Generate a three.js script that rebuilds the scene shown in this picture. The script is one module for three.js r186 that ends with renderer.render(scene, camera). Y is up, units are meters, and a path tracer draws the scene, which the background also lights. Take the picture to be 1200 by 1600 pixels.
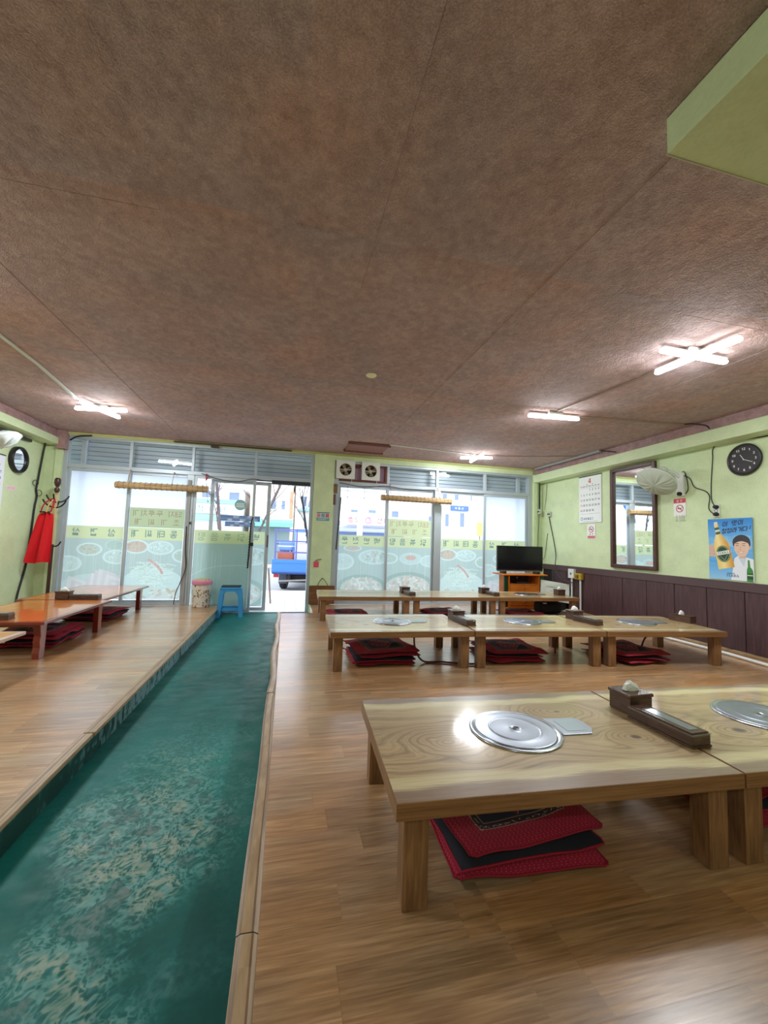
import * as THREE from 'three';
import { RoundedBoxGeometry } from 'three/addons/geometries/RoundedBoxGeometry.js';
import { mergeGeometries, mergeVertices, toCreasedNormals } from 'three/addons/utils/BufferGeometryUtils.js';
import { RectAreaLightUniformsLib } from 'three/addons/lights/RectAreaLightUniformsLib.js';

// ------------------------------------------------------------------ camera, sky, exposure
RectAreaLightUniformsLib.init();
const scene = new THREE.Scene();
const camera = new THREE.PerspectiveCamera(2 * Math.atan(800 / 635) * 180 / Math.PI, 0.75, 0.05, 200);
camera.position.set(0, 1.135, 0);
camera.rotation.order = 'YXZ';
camera.rotation.set(0.0747650911, -0.233000774, 0.0320056851);
const SKY = 3.3;
scene.background = new THREE.Color(0.93 * SKY, 0.98 * SKY, 1.06 * SKY);      // bright overcast sky
const LAMP = 118, GLOW = 13;                                                    // ceiling tubes
const renderer = new THREE.WebGLRenderer({ antialias: true });
renderer.toneMapping = THREE.LinearToneMapping;
renderer.toneMappingExposure = 1.0;
renderer.shadowMap.enabled = true;

// ------------------------------------------------------------------ helpers
let seed = 7;
const rnd = () => { seed = (seed + 0x6d2b79f5) | 0; let t = Math.imul(seed ^ (seed >>> 15), 1 | seed); t = (t + Math.imul(t ^ (t >>> 7), 61 | t)) ^ t; return ((t ^ (t >>> 14)) >>> 0) / 4294967296; };
const rr = (a, b) => a + (b - a) * rnd();
const clamp = (x, a = 0, b = 1) => Math.min(b, Math.max(a, x));
const mix = (a, b, t) => a + (b - a) * t;
const sstep = (a, b, x) => { const t = clamp((x - a) / (b - a)); return t * t * (3 - 2 * t); };
const hash = (x, y) => { let h = (Math.imul(x, 374761393) + Math.imul(y, 668265263)) | 0; h = Math.imul(h ^ (h >>> 13), 1274126177); return ((h ^ (h >>> 16)) >>> 0) / 4294967296; };
function vn(x, y, px = 0, py = 0) {           // value noise, with a period if px, py are given
  const xi = Math.floor(x), yi = Math.floor(y), fx = x - xi, fy = y - yi;
  const wx = (i) => px ? ((i % px) + px) % px : i, wy = (i) => py ? ((i % py) + py) % py : i;
  const u = fx * fx * (3 - 2 * fx), v = fy * fy * (3 - 2 * fy);
  const a = hash(wx(xi), wy(yi)), b = hash(wx(xi + 1), wy(yi)), c = hash(wx(xi), wy(yi + 1)), d = hash(wx(xi + 1), wy(yi + 1));
  return a + (b - a) * u + (c - a) * v + (a - b - c + d) * u * v;
}
function fbm(x, y, o = 4, px = 0, py = 0) { let s = 0, a = 0.5, n = 0; for (let i = 0; i < o; i++) { s += a * vn(x + i * 17.3 * (px ? 0 : 1), y + i * 9.1 * (py ? 0 : 1), px, py); n += a; a *= 0.5; x *= 2; y *= 2; px *= 2; py *= 2; } return s / n; }
function tex(w, h, fn, srgb = true) {         // fn(u, v) -> [r, g, b] of 0..255, v runs up
  const d = new Uint8Array(w * h * 4);
  for (let j = 0; j < h; j++) for (let i = 0; i < w; i++) { const c = fn((i + 0.5) / w, (j + 0.5) / h), k = (j * w + i) * 4; d[k] = clamp(c[0], 0, 255); d[k + 1] = clamp(c[1], 0, 255); d[k + 2] = clamp(c[2], 0, 255); d[k + 3] = 255; }
  const t = new THREE.DataTexture(d, w, h); t.wrapS = t.wrapT = THREE.RepeatWrapping; t.magFilter = THREE.LinearFilter; t.minFilter = THREE.LinearMipmapLinearFilter; t.generateMipmaps = true;
  if (srgb) t.colorSpace = THREE.SRGBColorSpace; t.needsUpdate = true; return t;
}
const gray = (w, h, fn) => tex(w, h, (u, v) => { const k = fn(u, v) * 255; return [k, k, k]; }, false);
function canvas(w, h, draw) { const c = document.createElement('canvas'); c.width = w; c.height = h; const g = c.getContext('2d'); draw(g, w, h); const t = new THREE.CanvasTexture(c); t.colorSpace = THREE.SRGBColorSpace; return t; }
const M = (o) => { const m = o.transmission !== undefined || o.specularIntensity !== undefined || o.clearcoat || o.sheen ? new THREE.MeshPhysicalMaterial(o) : new THREE.MeshStandardMaterial(o); return m; };

const names = {};
const numbered = (n) => { const k = names[n] = (names[n] ?? -1) + 1; return k ? n + '_' + String(k).padStart(3, '0') : n; };
function tag(o, label, category, group) { Object.assign(o.userData, { label, category }); if (group) o.userData.group = group; return o; }
const shade = (m) => { m.castShadow = m.receiveShadow = true; return m; };
function part(name, geo, mat, parent) { const m = shade(new THREE.Mesh(Array.isArray(geo) ? merge(geo) : geo, mat)); m.name = parent ? name : numbered(name); (parent ?? scene).add(m); return m; }
function struct(name, geo, mat, parent) { const m = part(name, geo, mat, parent); if (!parent) m.userData.kind = 'structure'; return m; }
function thing(name, label, category, pos = [0, 0, 0], turn = 0, group) { const g = new THREE.Group(); g.name = numbered(name); g.position.set(...pos); g.rotation.y = turn; scene.add(g); return tag(g, label, category, group); }
function setting(name) { const g = new THREE.Group(); g.name = name; g.userData.kind = 'structure'; scene.add(g); return g; }
const one = (name, geo, mat, label, category, group) => tag(part(name, geo, mat), label, category, group);
function copy(o, pos, turn, label, group) { const c = o.clone(); c.name = numbered(o.name.replace(/_\d{3}$/, '')); c.userData = { ...o.userData, label }; if (group) c.userData.group = group; c.position.set(...pos); if (turn !== undefined) c.rotation.y = turn; scene.add(c); return c; }

const plainAttr = (g) => { let h = g.index ? g.toNonIndexed() : g; for (const k of Object.keys(h.attributes)) if (!['position', 'normal', 'uv'].includes(k)) h.deleteAttribute(k); if (!h.attributes.uv) h.setAttribute('uv', new THREE.Float32BufferAttribute(new Float32Array(h.attributes.position.count * 2), 2)); h.clearGroups(); return h; };
const merge = (list) => mergeGeometries(list.map(plainAttr));
function uvm(g, s = 1, swap = false) {        // uv in metres / s, from the plane each face lies in
  g = g.index ? g.toNonIndexed() : g;
  const p = g.attributes.position, n = g.attributes.normal, uv = new Float32Array(p.count * 2);
  for (let i = 0; i < p.count; i += 3) {
    const ax = Math.abs(n.getX(i) + n.getX(i + 1) + n.getX(i + 2)), ay = Math.abs(n.getY(i) + n.getY(i + 1) + n.getY(i + 2)), az = Math.abs(n.getZ(i) + n.getZ(i + 1) + n.getZ(i + 2));
    for (let k = i; k < i + 3; k++) {
      let u, v; const x = p.getX(k), y = p.getY(k), z = p.getZ(k);
      if (ay >= ax && ay >= az) { u = x; v = -z; } else if (ax >= az) { u = z; v = y; } else { u = x; v = y; }
      if (swap) [u, v] = [v, u];
      uv[k * 2] = u / s; uv[k * 2 + 1] = v / s;
    }
  }
  g.setAttribute('uv', new THREE.BufferAttribute(uv, 2)); return g;
}
const box = (x0, x1, y0, y1, z0, z1, s = 1, swap = false) => uvm(new THREE.BoxGeometry(x1 - x0, y1 - y0, z1 - z0).translate((x0 + x1) / 2, (y0 + y1) / 2, (z0 + z1) / 2), s, swap);
const rbox = (x0, x1, y0, y1, z0, z1, r = 0.004, s = 1, swap = false, seg = 2) => uvm(new RoundedBoxGeometry(x1 - x0, y1 - y0, z1 - z0, seg, Math.min(r, (x1 - x0) / 2.01, (y1 - y0) / 2.01, (z1 - z0) / 2.01)).translate((x0 + x1) / 2, (y0 + y1) / 2, (z0 + z1) / 2), s, swap);
const V = (a) => new THREE.Vector3(...a);
const tube = (pts, r, seg = 0, rad = 8) => new THREE.TubeGeometry(new THREE.CatmullRomCurve3(pts.map(V), false, 'centripetal'), seg || pts.length * 8, r, rad, false);
function rod(a, b, r, r2 = r, n = 10) { const A = V(a), B = V(b), d = B.clone().sub(A); const g = new THREE.CylinderGeometry(r2, r, d.length(), n); g.applyQuaternion(new THREE.Quaternion().setFromUnitVectors(new THREE.Vector3(0, 1, 0), d.normalize())); return g.translate((A.x + B.x) / 2, (A.y + B.y) / 2, (A.z + B.z) / 2); }
const lathe = (pts, n = 40) => new THREE.LatheGeometry(pts.map((p) => new THREE.Vector2(...p)), n);
const shapeOf = (pts) => new THREE.Shape(pts.map((p) => new THREE.Vector2(...p)));
function extrude(pts, depth, bevel = 0, holes = []) { const s = Array.isArray(pts) ? shapeOf(pts) : pts; for (const h of holes) s.holes.push(new THREE.Path(h.map((p) => new THREE.Vector2(...p)))); return new THREE.ExtrudeGeometry(s, { depth, bevelEnabled: bevel > 0, bevelSize: bevel, bevelThickness: bevel, bevelSegments: 2, curveSegments: 20 }); }
const sheet = (w, h) => new THREE.PlaneGeometry(w, h);

// ------------------------------------------------------------------ Hangul, drawn stroke by stroke
const J = {};
'ㄱ 0,.08 1,.08 .9,1|ㄴ .05,0 .05,.92 1,.92|ㄷ 1,.08 .05,.08 .05,.92 1,.92|ㄹ .02,.08 .96,.08 .96,.5 .05,.5 .05,.92 1,.92|ㅁ .05,.06 .95,.06 .95,.94 .05,.94 .05,.06|ㅂ .08,0 .08,.95 .92,.95 .92,0;.08,.5 .92,.5|ㅅ .5,0 .5,.3 0,1;.5,.35 1,1|ㅈ .03,.08 .97,.08;.5,.08 .5,.4 0,1;.5,.45 1,1|ㅊ .35,-.08 .65,-.08;.03,.14 .97,.14;.5,.14 .5,.45 0,1;.5,.5 1,1|ㅋ 0,.08 1,.08 .9,1;.05,.52 .95,.5|ㅌ 1,.06 .05,.06 .05,.94 1,.94;.05,.5 .95,.5|ㅍ 0,.08 1,.08;.25,.08 .25,.92;.75,.08 .75,.92;0,.92 1,.92|ㅎ .35,-.06 .65,-.06;0,.16 1,.16|ㅏ .45,0 .45,1;.45,.48 1,.48|ㅐ .2,0 .2,1;.85,0 .85,1;.2,.48 .85,.48|ㅑ .45,0 .45,1;.45,.32 1,.32;.45,.64 1,.64|ㅓ .7,0 .7,1;0,.48 .7,.48|ㅔ .45,0 .45,1;.95,0 .95,1;0,.48 .45,.48|ㅕ .7,0 .7,1;0,.32 .7,.32;0,.64 .7,.64|ㅣ .55,0 .55,1|ㅗ 0,.85 1,.85;.5,.05 .5,.85|ㅛ 0,.85 1,.85;.33,.05 .33,.85;.67,.05 .67,.85|ㅜ 0,.15 1,.15;.5,.15 .5,1|ㅠ 0,.15 1,.15;.33,.15 .33,1;.67,.15 .67,1|ㅡ 0,.5 1,.5'
  .split('|').forEach((s) => { J[s[0]] = s.slice(2).split(';').map((l) => l.split(' ').map((p) => p.split(',').map(Number))); });
const CHO = 'ㄱㄲㄴㄷㄸㄹㅁㅂㅃㅅㅆㅇㅈㅉㅊㅋㅌㅍㅎ', JUNG = 'ㅏㅐㅑㅒㅓㅔㅕㅖㅗㅘㅙㅚㅛㅜㅝㅞㅟㅠㅡㅢㅣ', JONG = ' ㄱㄲㄳㄴㄵㄶㄷㄹㄺㄻㄼㄽㄾㄿㅀㅁㅂㅄㅅㅆㅇㅈㅊㅋㅌㅍㅎ';
const COMP = { ㅙ: 'ㅗㅐ', ㅘ: 'ㅗㅏ', ㅚ: 'ㅗㅣ', ㅟ: 'ㅜㅣ' };
const TWIN = { ㄲ: 'ㄱ', ㄸ: 'ㄷ', ㅃ: 'ㅂ', ㅆ: 'ㅅ', ㅉ: 'ㅈ' }, PAIR = { ㄺ: 'ㄹㄱ', ㄼ: 'ㄹㅂ' };
function jamo(g, j, x, y, w, h) {
  if (TWIN[j]) { jamo(g, TWIN[j], x, y, w * 0.44, h); jamo(g, TWIN[j], x + w * 0.56, y, w * 0.44, h); return; }
  if (PAIR[j]) { jamo(g, PAIR[j][0], x, y, w * 0.44, h); jamo(g, PAIR[j][1], x + w * 0.56, y, w * 0.44, h); return; }
  if (j === 'ㅇ' || j === 'ㅎ') { g.beginPath(); const top = j === 'ㅎ' ? 0.32 : 0; g.ellipse(x + w / 2, y + h * (top + (1 - top) / 2), w * 0.47, h * (1 - top) * 0.48, 0, 0, 7); g.stroke(); }
  for (const l of J[j] ?? []) { g.beginPath(); l.forEach(([a, b], i) => i ? g.lineTo(x + a * w, y + b * h) : g.moveTo(x + a * w, y + b * h)); g.stroke(); }
}
function hangul(g, text, x, y, size, step = size * 1.12, weight = 0.11, aspect = 1) {
  g.save(); g.lineWidth = size * weight; g.lineJoin = 'round'; g.lineCap = 'butt';
  for (const ch of text) {
    const c = ch.codePointAt(0) - 0xac00, s = size, w = size * aspect;
    if (c >= 0 && c < 11172) {
      const a = CHO[Math.floor(c / 588)], v = JUNG[Math.floor((c % 588) / 28)], f = JONG[c % 28], flat = 'ㅗㅛㅜㅠㅡ'.includes(v), has = f !== ' ';
      if (COMP[v]) { jamo(g, a, x + w * 0.08, y + s * 0.06, w * 0.44, s * (has ? 0.26 : 0.42)); jamo(g, COMP[v][0], x, y + s * (has ? 0.34 : 0.54), w * 0.6, s * (has ? 0.2 : 0.36)); jamo(g, COMP[v][1], x + w * 0.64, y, w * 0.34, s * (has ? 0.58 : 1)); }
      else if (flat) { jamo(g, a, x + w * 0.16, y + s * 0.04, w * 0.66, s * (has ? 0.26 : 0.42)); jamo(g, v, x + w * 0.02, y + s * (has ? 0.36 : 0.54), w * 0.94, s * (has ? 0.22 : 0.4)); }
      else { jamo(g, a, x + w * 0.04, y + s * 0.06, w * 0.5, s * (has ? 0.44 : 0.82)); jamo(g, v, x + w * 0.58, y, w * 0.36, s * (has ? 0.56 : 1)); }
      if (has) jamo(g, f, x + w * 0.16, y + s * 0.68, w * 0.7, s * 0.28);
    } else if (ch === '!') { g.beginPath(); g.moveTo(x + w * 0.4, y); g.lineTo(x + w * 0.3, y + s * 0.7); g.stroke(); g.fillRect(x + w * 0.22, y + s * 0.82, s * 0.13, s * 0.13); }
    x += ch === ' ' ? step * 0.5 : step;
  }
  g.restore(); return x;
}

// ------------------------------------------------------------------ materials
const rgb = (r, g, b) => new THREE.Color().setRGB(r / 255, g / 255, b / 255, THREE.SRGBColorSpace);
const streak = (u, v, s) => fbm(u * s, v * 3, 3);
// wall paper, pale green, with faint mottling
const T_wall = tex(512, 512, (u, v) => { const n = fbm(u * 8, v * 8, 4, 8, 8) - 0.5, f = fbm(u * 90, v * 90, 2, 90, 90) - 0.5, k = n * 16 + f * 10; return [212 + k, 228 + k, 184 + k * 0.8]; });
const B_wall = gray(512, 512, (u, v) => fbm(u * 100, v * 100, 3, 100, 100));
const M_wall = M({ map: T_wall, bumpMap: B_wall, bumpScale: 0.0012, roughness: 0.55 });
const M_trimGreen = M({ map: T_wall, roughness: 0.5 });
// ceiling paper, brown and pitted
const T_ceil = tex(1024, 1024, (u, v) => {
  const big = fbm(u * 6, v * 6, 4, 6, 6) - 0.5, mid = fbm(u * 50, v * 50, 3, 50, 50) - 0.5, fine = hash(Math.floor(u * 512), Math.floor(v * 512)) - 0.5, warm = fbm(u * 4 + 3, v * 4 + 7, 3) - 0.5;
  const k = big * 20 + mid * 34 + fine * 26; return [178 + k + warm * 20, 151 + k, 147 + k - warm * 14];
});
const B_ceil = gray(1024, 1024, (u, v) => 0.6 * fbm(u * 110, v * 110, 3, 110, 110) + 0.4 * hash(Math.floor(u * 512), Math.floor(v * 512)));
const M_ceil = M({ map: T_ceil, bumpMap: B_ceil, bumpScale: 0.006, roughness: 0.85 });
const M_fascia = M({ map: T_ceil, bumpMap: B_ceil, bumpScale: 0.003, roughness: 0.7, color: rgb(238, 225, 226) });
// vinyl floor sheet printed with short wooden planks, grain along x; 2.6 m x 1.56 m of print
const PR = 12, T_vinyl = tex(1300, 1024, (u, v) => {
  const row = Math.floor(v * PR), fv = v * PR - row, off = hash(row, 91), n = 4, pu = u * n + off, pi = Math.floor(pu), cell = ((pi % n) + n) % n, fu = pu - pi;
  const id = hash(cell + 5, row + 40), id2 = hash(cell + 50, row + 3), g = fbm(u * 26 + id * 40, v * 330 + id2 * 90, 4), g2 = fbm(u * 9 + id * 9, v * 90 + id * 50, 3), blot = fbm(u * 10, v * 7, 4) - 0.5;
  let k = (g - 0.5) * 62 + (g2 - 0.5) * 46 + (id - 0.5) * 30, edge = Math.min(fu * 0.65 / 0.004 / 1.2, fv * 0.13 / 0.0022);
  if (edge < 1) k -= 12 * (1 - edge);
  const warm = (id2 - 0.5) * 14 + blot * 26;
  return [178 + k + warm, 138 + k * 0.92 + warm * 0.2, 98 + k * 0.78 - warm * 0.5];
});
const B_vinyl = gray(512, 512, (u, v) => 0.6 * fbm(u * 20, v * 220, 3) + 0.4 * fbm(u * 8, v * 8, 2));
const M_vinyl = M({ map: T_vinyl, bumpMap: B_vinyl, bumpScale: 0.0007, roughness: 0.36, clearcoat: 0.75, clearcoatRoughness: 0.2 });
// painted concrete in the aisle: green, rubbed through to grey and pink; 1.1 m x 8.8 m
const aisleTex = (w, h, y0, len) => tex(w, h, (u, v) => {
  const x = u * 1.1, y = y0 + v * len, big = fbm(x * 1.9 + 2, (y + 1.35) * 1.7, 4), warp = fbm(x * 14, y * 14, 2), fine = fbm(x * 60 + warp * 3, y * 60, 3), crk = 1 - Math.abs(vn(x * 84 + warp * 5, y * 74 + warp * 4) * 2 - 1), tone = fbm(x * 3 + 9, y * 1.6, 3) - 0.5;
  const zone = sstep(5.9, 4.3, y) * (0.25 + 0.75 * sstep(1.02, 0.62, u + (warp - 0.5) * 0.2)) * sstep(0.02, 0.16, u);
  const m = sstep(0.37, 0.58, big) * zone, base = [4 + tone * 20, 98 + tone * 54, 91 + tone * 46];
  const rub = m * (0.25 + 0.5 * sstep(0.3, 0.7, fine)), chip = sstep(0.66 - m * 0.34, 0.84 - m * 0.14, crk * 0.55 + fine * 0.5) * m, kind = fbm(x * 9 + 5, y * 9, 4);
  const bare = kind > 0.62 ? [190, 178, 156] : kind > 0.42 ? [138, 172, 162] : [128, 124, 118], haze = sstep(0.4, 0.75, fbm(x * 5, y * 5, 3)) * 0.22;
  return [0, 1, 2].map((i) => mix(mix(base[i], [74, 124, 124][i], haze + rub * 0.8), bare[i], chip * 0.6) + (fine - 0.5) * 26 * (0.4 + m));
});
const R_aisle = gray(256, 1024, (u, v) => 0.36 + 0.32 * fbm(u * 12, v * 60, 4));
const aisleMat = (t) => M({ map: t, roughnessMap: R_aisle, roughness: 1, bumpMap: R_aisle, bumpScale: 0.003, specularIntensity: 0.55 });
const M_aisle = aisleMat(aisleTex(1024, 2048, 3.2, 3.0)), M_aisleFar = aisleMat(aisleTex(512, 1024, 6.2, 3.7));
const T_riser = tex(2048, 64, (u, v) => {
  const x = u * 9.7, n = fbm(x * 34, v * 1.6 + 3, 4), s = fbm(x * 9, v * 4, 4), far = sstep(4.2, 6.2, x), worn = sstep(0.66 - far * 0.34, 0.74 - far * 0.2, n * 0.75 + s * 0.3), top = sstep(0.86, 0.98, v + (n - 0.5) * 0.3) * 0.35;
  return [0, 1, 2].map((i) => mix([6, 58, 52][i], [138, 168, 178][i], Math.max(worn * (0.25 + 0.6 * far), top)) + (n - 0.5) * 26);
});
const M_riser = M({ map: T_riser, roughness: 0.5 });
// table top boards: heartwood rings, two knots, pale sapwood and dark bark edge along both long sides
const topTex = (sd, knots) => tex(1024, 640, (u, v) => {
  const x = u * 1.3, y = v * 0.82, w = (fbm(x * 2.2 + sd, 3.1 + sd, 3) - 0.5) * 0.075, w2 = (fbm(x * 2.6 + sd * 2, 8.4, 3) - 0.5) * 0.08;
  const e = Math.min(y + w, 0.82 - y + w2);
  let f = y * 9 + fbm(x * 1.1 + sd, y * 2.0, 3) * 7 + fbm(x * 5, y * 14 + sd, 2) * 0.7;
  for (const [kx, ky, r, a] of knots) { const dx = (x - kx) * 0.62, dy = y - ky, d = Math.hypot(dx, dy); f = mix(f, d * 44 + fbm(x * 5, y * 7 + sd, 3) * 4.5, a * Math.exp(-(d * d) / (r * r))); }
  const grain0 = fbm(x * 9, y * 40, 2), ring = f - Math.floor(f), line = Math.pow(1 - Math.abs(ring - 0.5) * 2, 5) + 0.35 * Math.pow(Math.abs(Math.sin(f * 9.42 + grain0 * 3)), 6), grain = fbm(x * 12, y * 260, 3) - 0.5, tone = fbm(x * 2 + 4, y * 5 + sd, 3) - 0.5;
  let c = [188 + tone * 40, 160 + tone * 40, 114 + tone * 34];
  c = c.map((q, i) => q - line * [66, 62, 52][i] * (0.25 + 0.75 * fbm(x * 6, y * 6, 2)));
  for (const [kx, ky, , , dark] of knots) { const d = Math.hypot((x - kx) * 0.7, y - ky); if (dark) c = c.map((q, i) => mix(q, [96, 66, 44][i], sstep(dark, dark * 0.3, d))); }
  const sap = sstep(0.135, 0.1, e), bark = sstep(0.07, 0.04, e + grain * 0.03);
  c = c.map((q, i) => mix(q, [222, 208, 158][i], sap * 0.8)); c = c.map((q, i) => mix(q, [134 - grain * 70, 106 - grain * 60, 84 - grain * 50][i], bark * 0.9));
  return c.map((q) => q + grain * 26);
});
const T_top = [topTex(1.7, [[0.3, 0.36, 0.17, 0.95, 0], [1.12, 0.3, 0.09, 0.9, 0.022], [0.93, 0.58, 0.12, 0.9, 0.012]]), topTex(5.2, [[0.35, 0.3, 0.12, 0.95, 0.03], [0.95, 0.42, 0.2, 0.9, 0]])];
const M_top = T_top.map((t) => M({ map: t, roughness: 0.36, clearcoat: 0.75, clearcoatRoughness: 0.1 }));
const T_dark = tex(256, 512, (u, v) => { const g = fbm(u * 60, v * 5, 4) - 0.5, b = fbm(u * 7, v * 3, 3) - 0.5, k = g * 60 + b * 34; return [136 + k, 96 + k * 0.85, 62 + k * 0.65]; });
const M_leg = M({ map: T_dark, roughness: 0.42 });
const T_darkH = tex(512, 256, (u, v) => { const g = fbm(u * 5, v * 60, 4) - 0.5, b = fbm(u * 3, v * 7, 3) - 0.5, k = g * 60 + b * 34; return [138 + k, 97 + k * 0.85, 60 + k * 0.65]; });
const M_edge = M({ map: T_darkH, roughness: 0.4 });
const T_walnut = tex(256, 256, (u, v) => { const g = fbm(u * 5, v * 50, 4) - 0.5, k = g * 44 - (hash(Math.floor(u * 24), Math.floor(v * 12)) > 0.985 ? 22 : 0); return [84 + k, 58 + k * 0.8, 48 + k * 0.7]; });
const M_walnut = M({ map: T_walnut, roughness: 0.35 });
const M_walnutTop = M({ map: T_walnut, roughness: 0.22, color: rgb(255, 250, 250) });
const T_wains = tex(256, 512, (u, v) => { const g = fbm(u * 60, v * 6, 4) - 0.5, k = g * 34; return [80 + k, 55 + k * 0.85, 58 + k * 0.85]; });
const M_wains = M({ map: T_wains, roughness: 0.42 });
const M_wainsCap = M({ color: rgb(86, 66, 68), roughness: 0.45 });
const T_lacq = tex(512, 256, (u, v) => { const g = fbm(u * 7, v * 46, 4) - 0.5, b = fbm(u * 3, v * 4, 3) - 0.5, k = g * 30 + b * 30; return [214 + k, 122 + k, 40 + k * 0.6]; });
const M_lacq = M({ map: T_lacq, roughness: 0.3, clearcoat: 1, clearcoatRoughness: 0.06 });
const M_lacqRed = M({ color: rgb(128, 44, 30), roughness: 0.3, clearcoat: 1, clearcoatRoughness: 0.08 });
const M_pale = M({ color: rgb(214, 186, 172), roughness: 0.35, clearcoat: 0.6, clearcoatRoughness: 0.1 });
const M_nosing = M({ map: tex(512, 64, (u, v) => { const g = fbm(u * 16, v * 10, 3) - 0.5, s = v > 0.3 && v < 0.5 ? -36 : v > 0.72 && v < 0.78 ? -50 : 0, k = g * 40 + s; return [170 + k, 142 + k, 108 + k * 0.9]; }), roughness: 0.36 });
const M_alu = M({ color: rgb(184, 194, 202), roughness: 0.42, metalness: 0.35 });
const M_aluDark = M({ color: rgb(112, 118, 122), roughness: 0.5, metalness: 0.3 });
const M_glass = M({ color: 0xffffff, transmission: 1, roughness: 0, thickness: 0, ior: 1.5 });
const M_frost = M({ color: rgb(214, 226, 238), transmission: 0.72, roughness: 0.97, thickness: 0, side: THREE.DoubleSide });
const M_shutter = M({ color: rgb(158, 172, 182), roughness: 0.45, metalness: 0.2 });
const M_steel = M({ color: rgb(196, 202, 210), roughness: 0.22, metalness: 1 });
const M_steelDull = M({ color: rgb(160, 166, 176), roughness: 0.33, metalness: 1 });
const M_white = M({ color: rgb(232, 234, 230), roughness: 0.5 });
const M_paper = M({ color: rgb(240, 242, 240), roughness: 0.8 });
const M_black = M({ color: rgb(24, 24, 26), roughness: 0.45 });
const M_cable = M({ color: rgb(34, 36, 38), roughness: 0.6 });
const M_conduit = M({ color: rgb(205, 212, 205), roughness: 0.5 });
const M_ductBrown = M({ color: rgb(150, 126, 112), roughness: 0.6 });
const M_clear = M({ color: rgb(245, 248, 250), transmission: 0.95, roughness: 0.04, thickness: 0, ior: 1.45 });
const M_glow = M({ color: 0xffffff, emissive: new THREE.Color(0.95, 1, 1.03), emissiveIntensity: GLOW, roughness: 0.6 });
const M_red = M({ color: rgb(206, 16, 28), roughness: 0.85, side: THREE.DoubleSide });
const print = (t, rough = 0.5) => M({ map: t, roughness: rough });

// ------------------------------------------------------------------ room shell
const XL = -3.74, XR = 5.1, ZF = -7.38, ZB = 2.4, YC = 2.73, YA = -0.145;
struct('floor', box(XL, XR, YA - 0.12, YA, ZF - 0.1, ZB, 1), M({ color: rgb(60, 70, 66), roughness: 0.8 }));
{ // paint coat of the aisle, worn
  const fl = scene.children.at(-1), Z0 = ZB, coat = (y0, len, m) => struct('floor_paint', new THREE.PlaneGeometry(1.1, len).rotateX(-Math.PI / 2).translate(-0.535, YA + 0.003, Z0 - y0 - len / 2), m, fl);
  coat(3.2, 3.0, M_aisle); coat(6.2, 3.68, M_aisleFar); coat(0, 3.2, M_aisleFar);
  const q = new THREE.PlaneGeometry(0.52, 0.93).rotateX(-Math.PI / 2).translate(0.27, YA + 0.002, ZF + 0.37), uv = q.attributes.uv; for (let i = 0; i < uv.count; i++) uv.setXY(i, uv.getX(i) * 0.47, 0.8 + uv.getY(i) * 0.19);
  struct('landing_paint', q, M_aisleFar, fl);
}
// two raised floors covered in vinyl sheet
function platform(name, x0, x1, z0, z1, sheets) {
  const b = struct(name, box(x0, x1, YA + 0.001, -0.003, z0, z1), M({ color: rgb(120, 110, 96), roughness: 0.8 }));
  sheets.forEach(([a, c, d, e], i) => struct('vinyl_sheet', (() => { const g = rbox(a, c, -0.003, 0.0005 - (i % 2) * 0.0009, d, e, 0.001, 1); const uv = g.attributes.uv; for (let k = 0; k < uv.count; k++) { uv.setX(k, uv.getX(k) / 2.6 + i * 0.37); uv.setY(k, uv.getY(k) / 1.56 + i * 0.21); } return g; })(), M_vinyl, b));
  return b;
}
const PL = platform('raised_floor', XL, -1.03, ZF, ZB, [[XL, -1.066, ZF, -4.6], [XL, -1.066, -4.598, -1.9], [XL, -1.066, -1.898, ZB]]);
const PR2 = platform('raised_floor_001', -0.02, XR, -6.545, ZB, [[-0.024, XR, -6.54, -5.2], [-0.024, XR, -5.198, -3.16], [-0.024, XR, -3.158, -0.6], [-0.024, XR, -0.598, ZB]]);
struct('raised_floor_bay', [box(0.46, XR, YA + 0.001, -0.003, ZF, -6.546), ], M({ color: rgb(214, 214, 206), roughness: 0.6 }), PR2);
struct('vinyl_sheet', (() => { const g = box(0.46, XR, -0.003, 0.0, ZF, -6.542); const uv = g.attributes.uv; for (let k = 0; k < uv.count; k++) { uv.setX(k, uv.getX(k) / 2.6); uv.setY(k, uv.getY(k) / 1.56); } return g; })(), M_vinyl, PR2);
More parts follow.
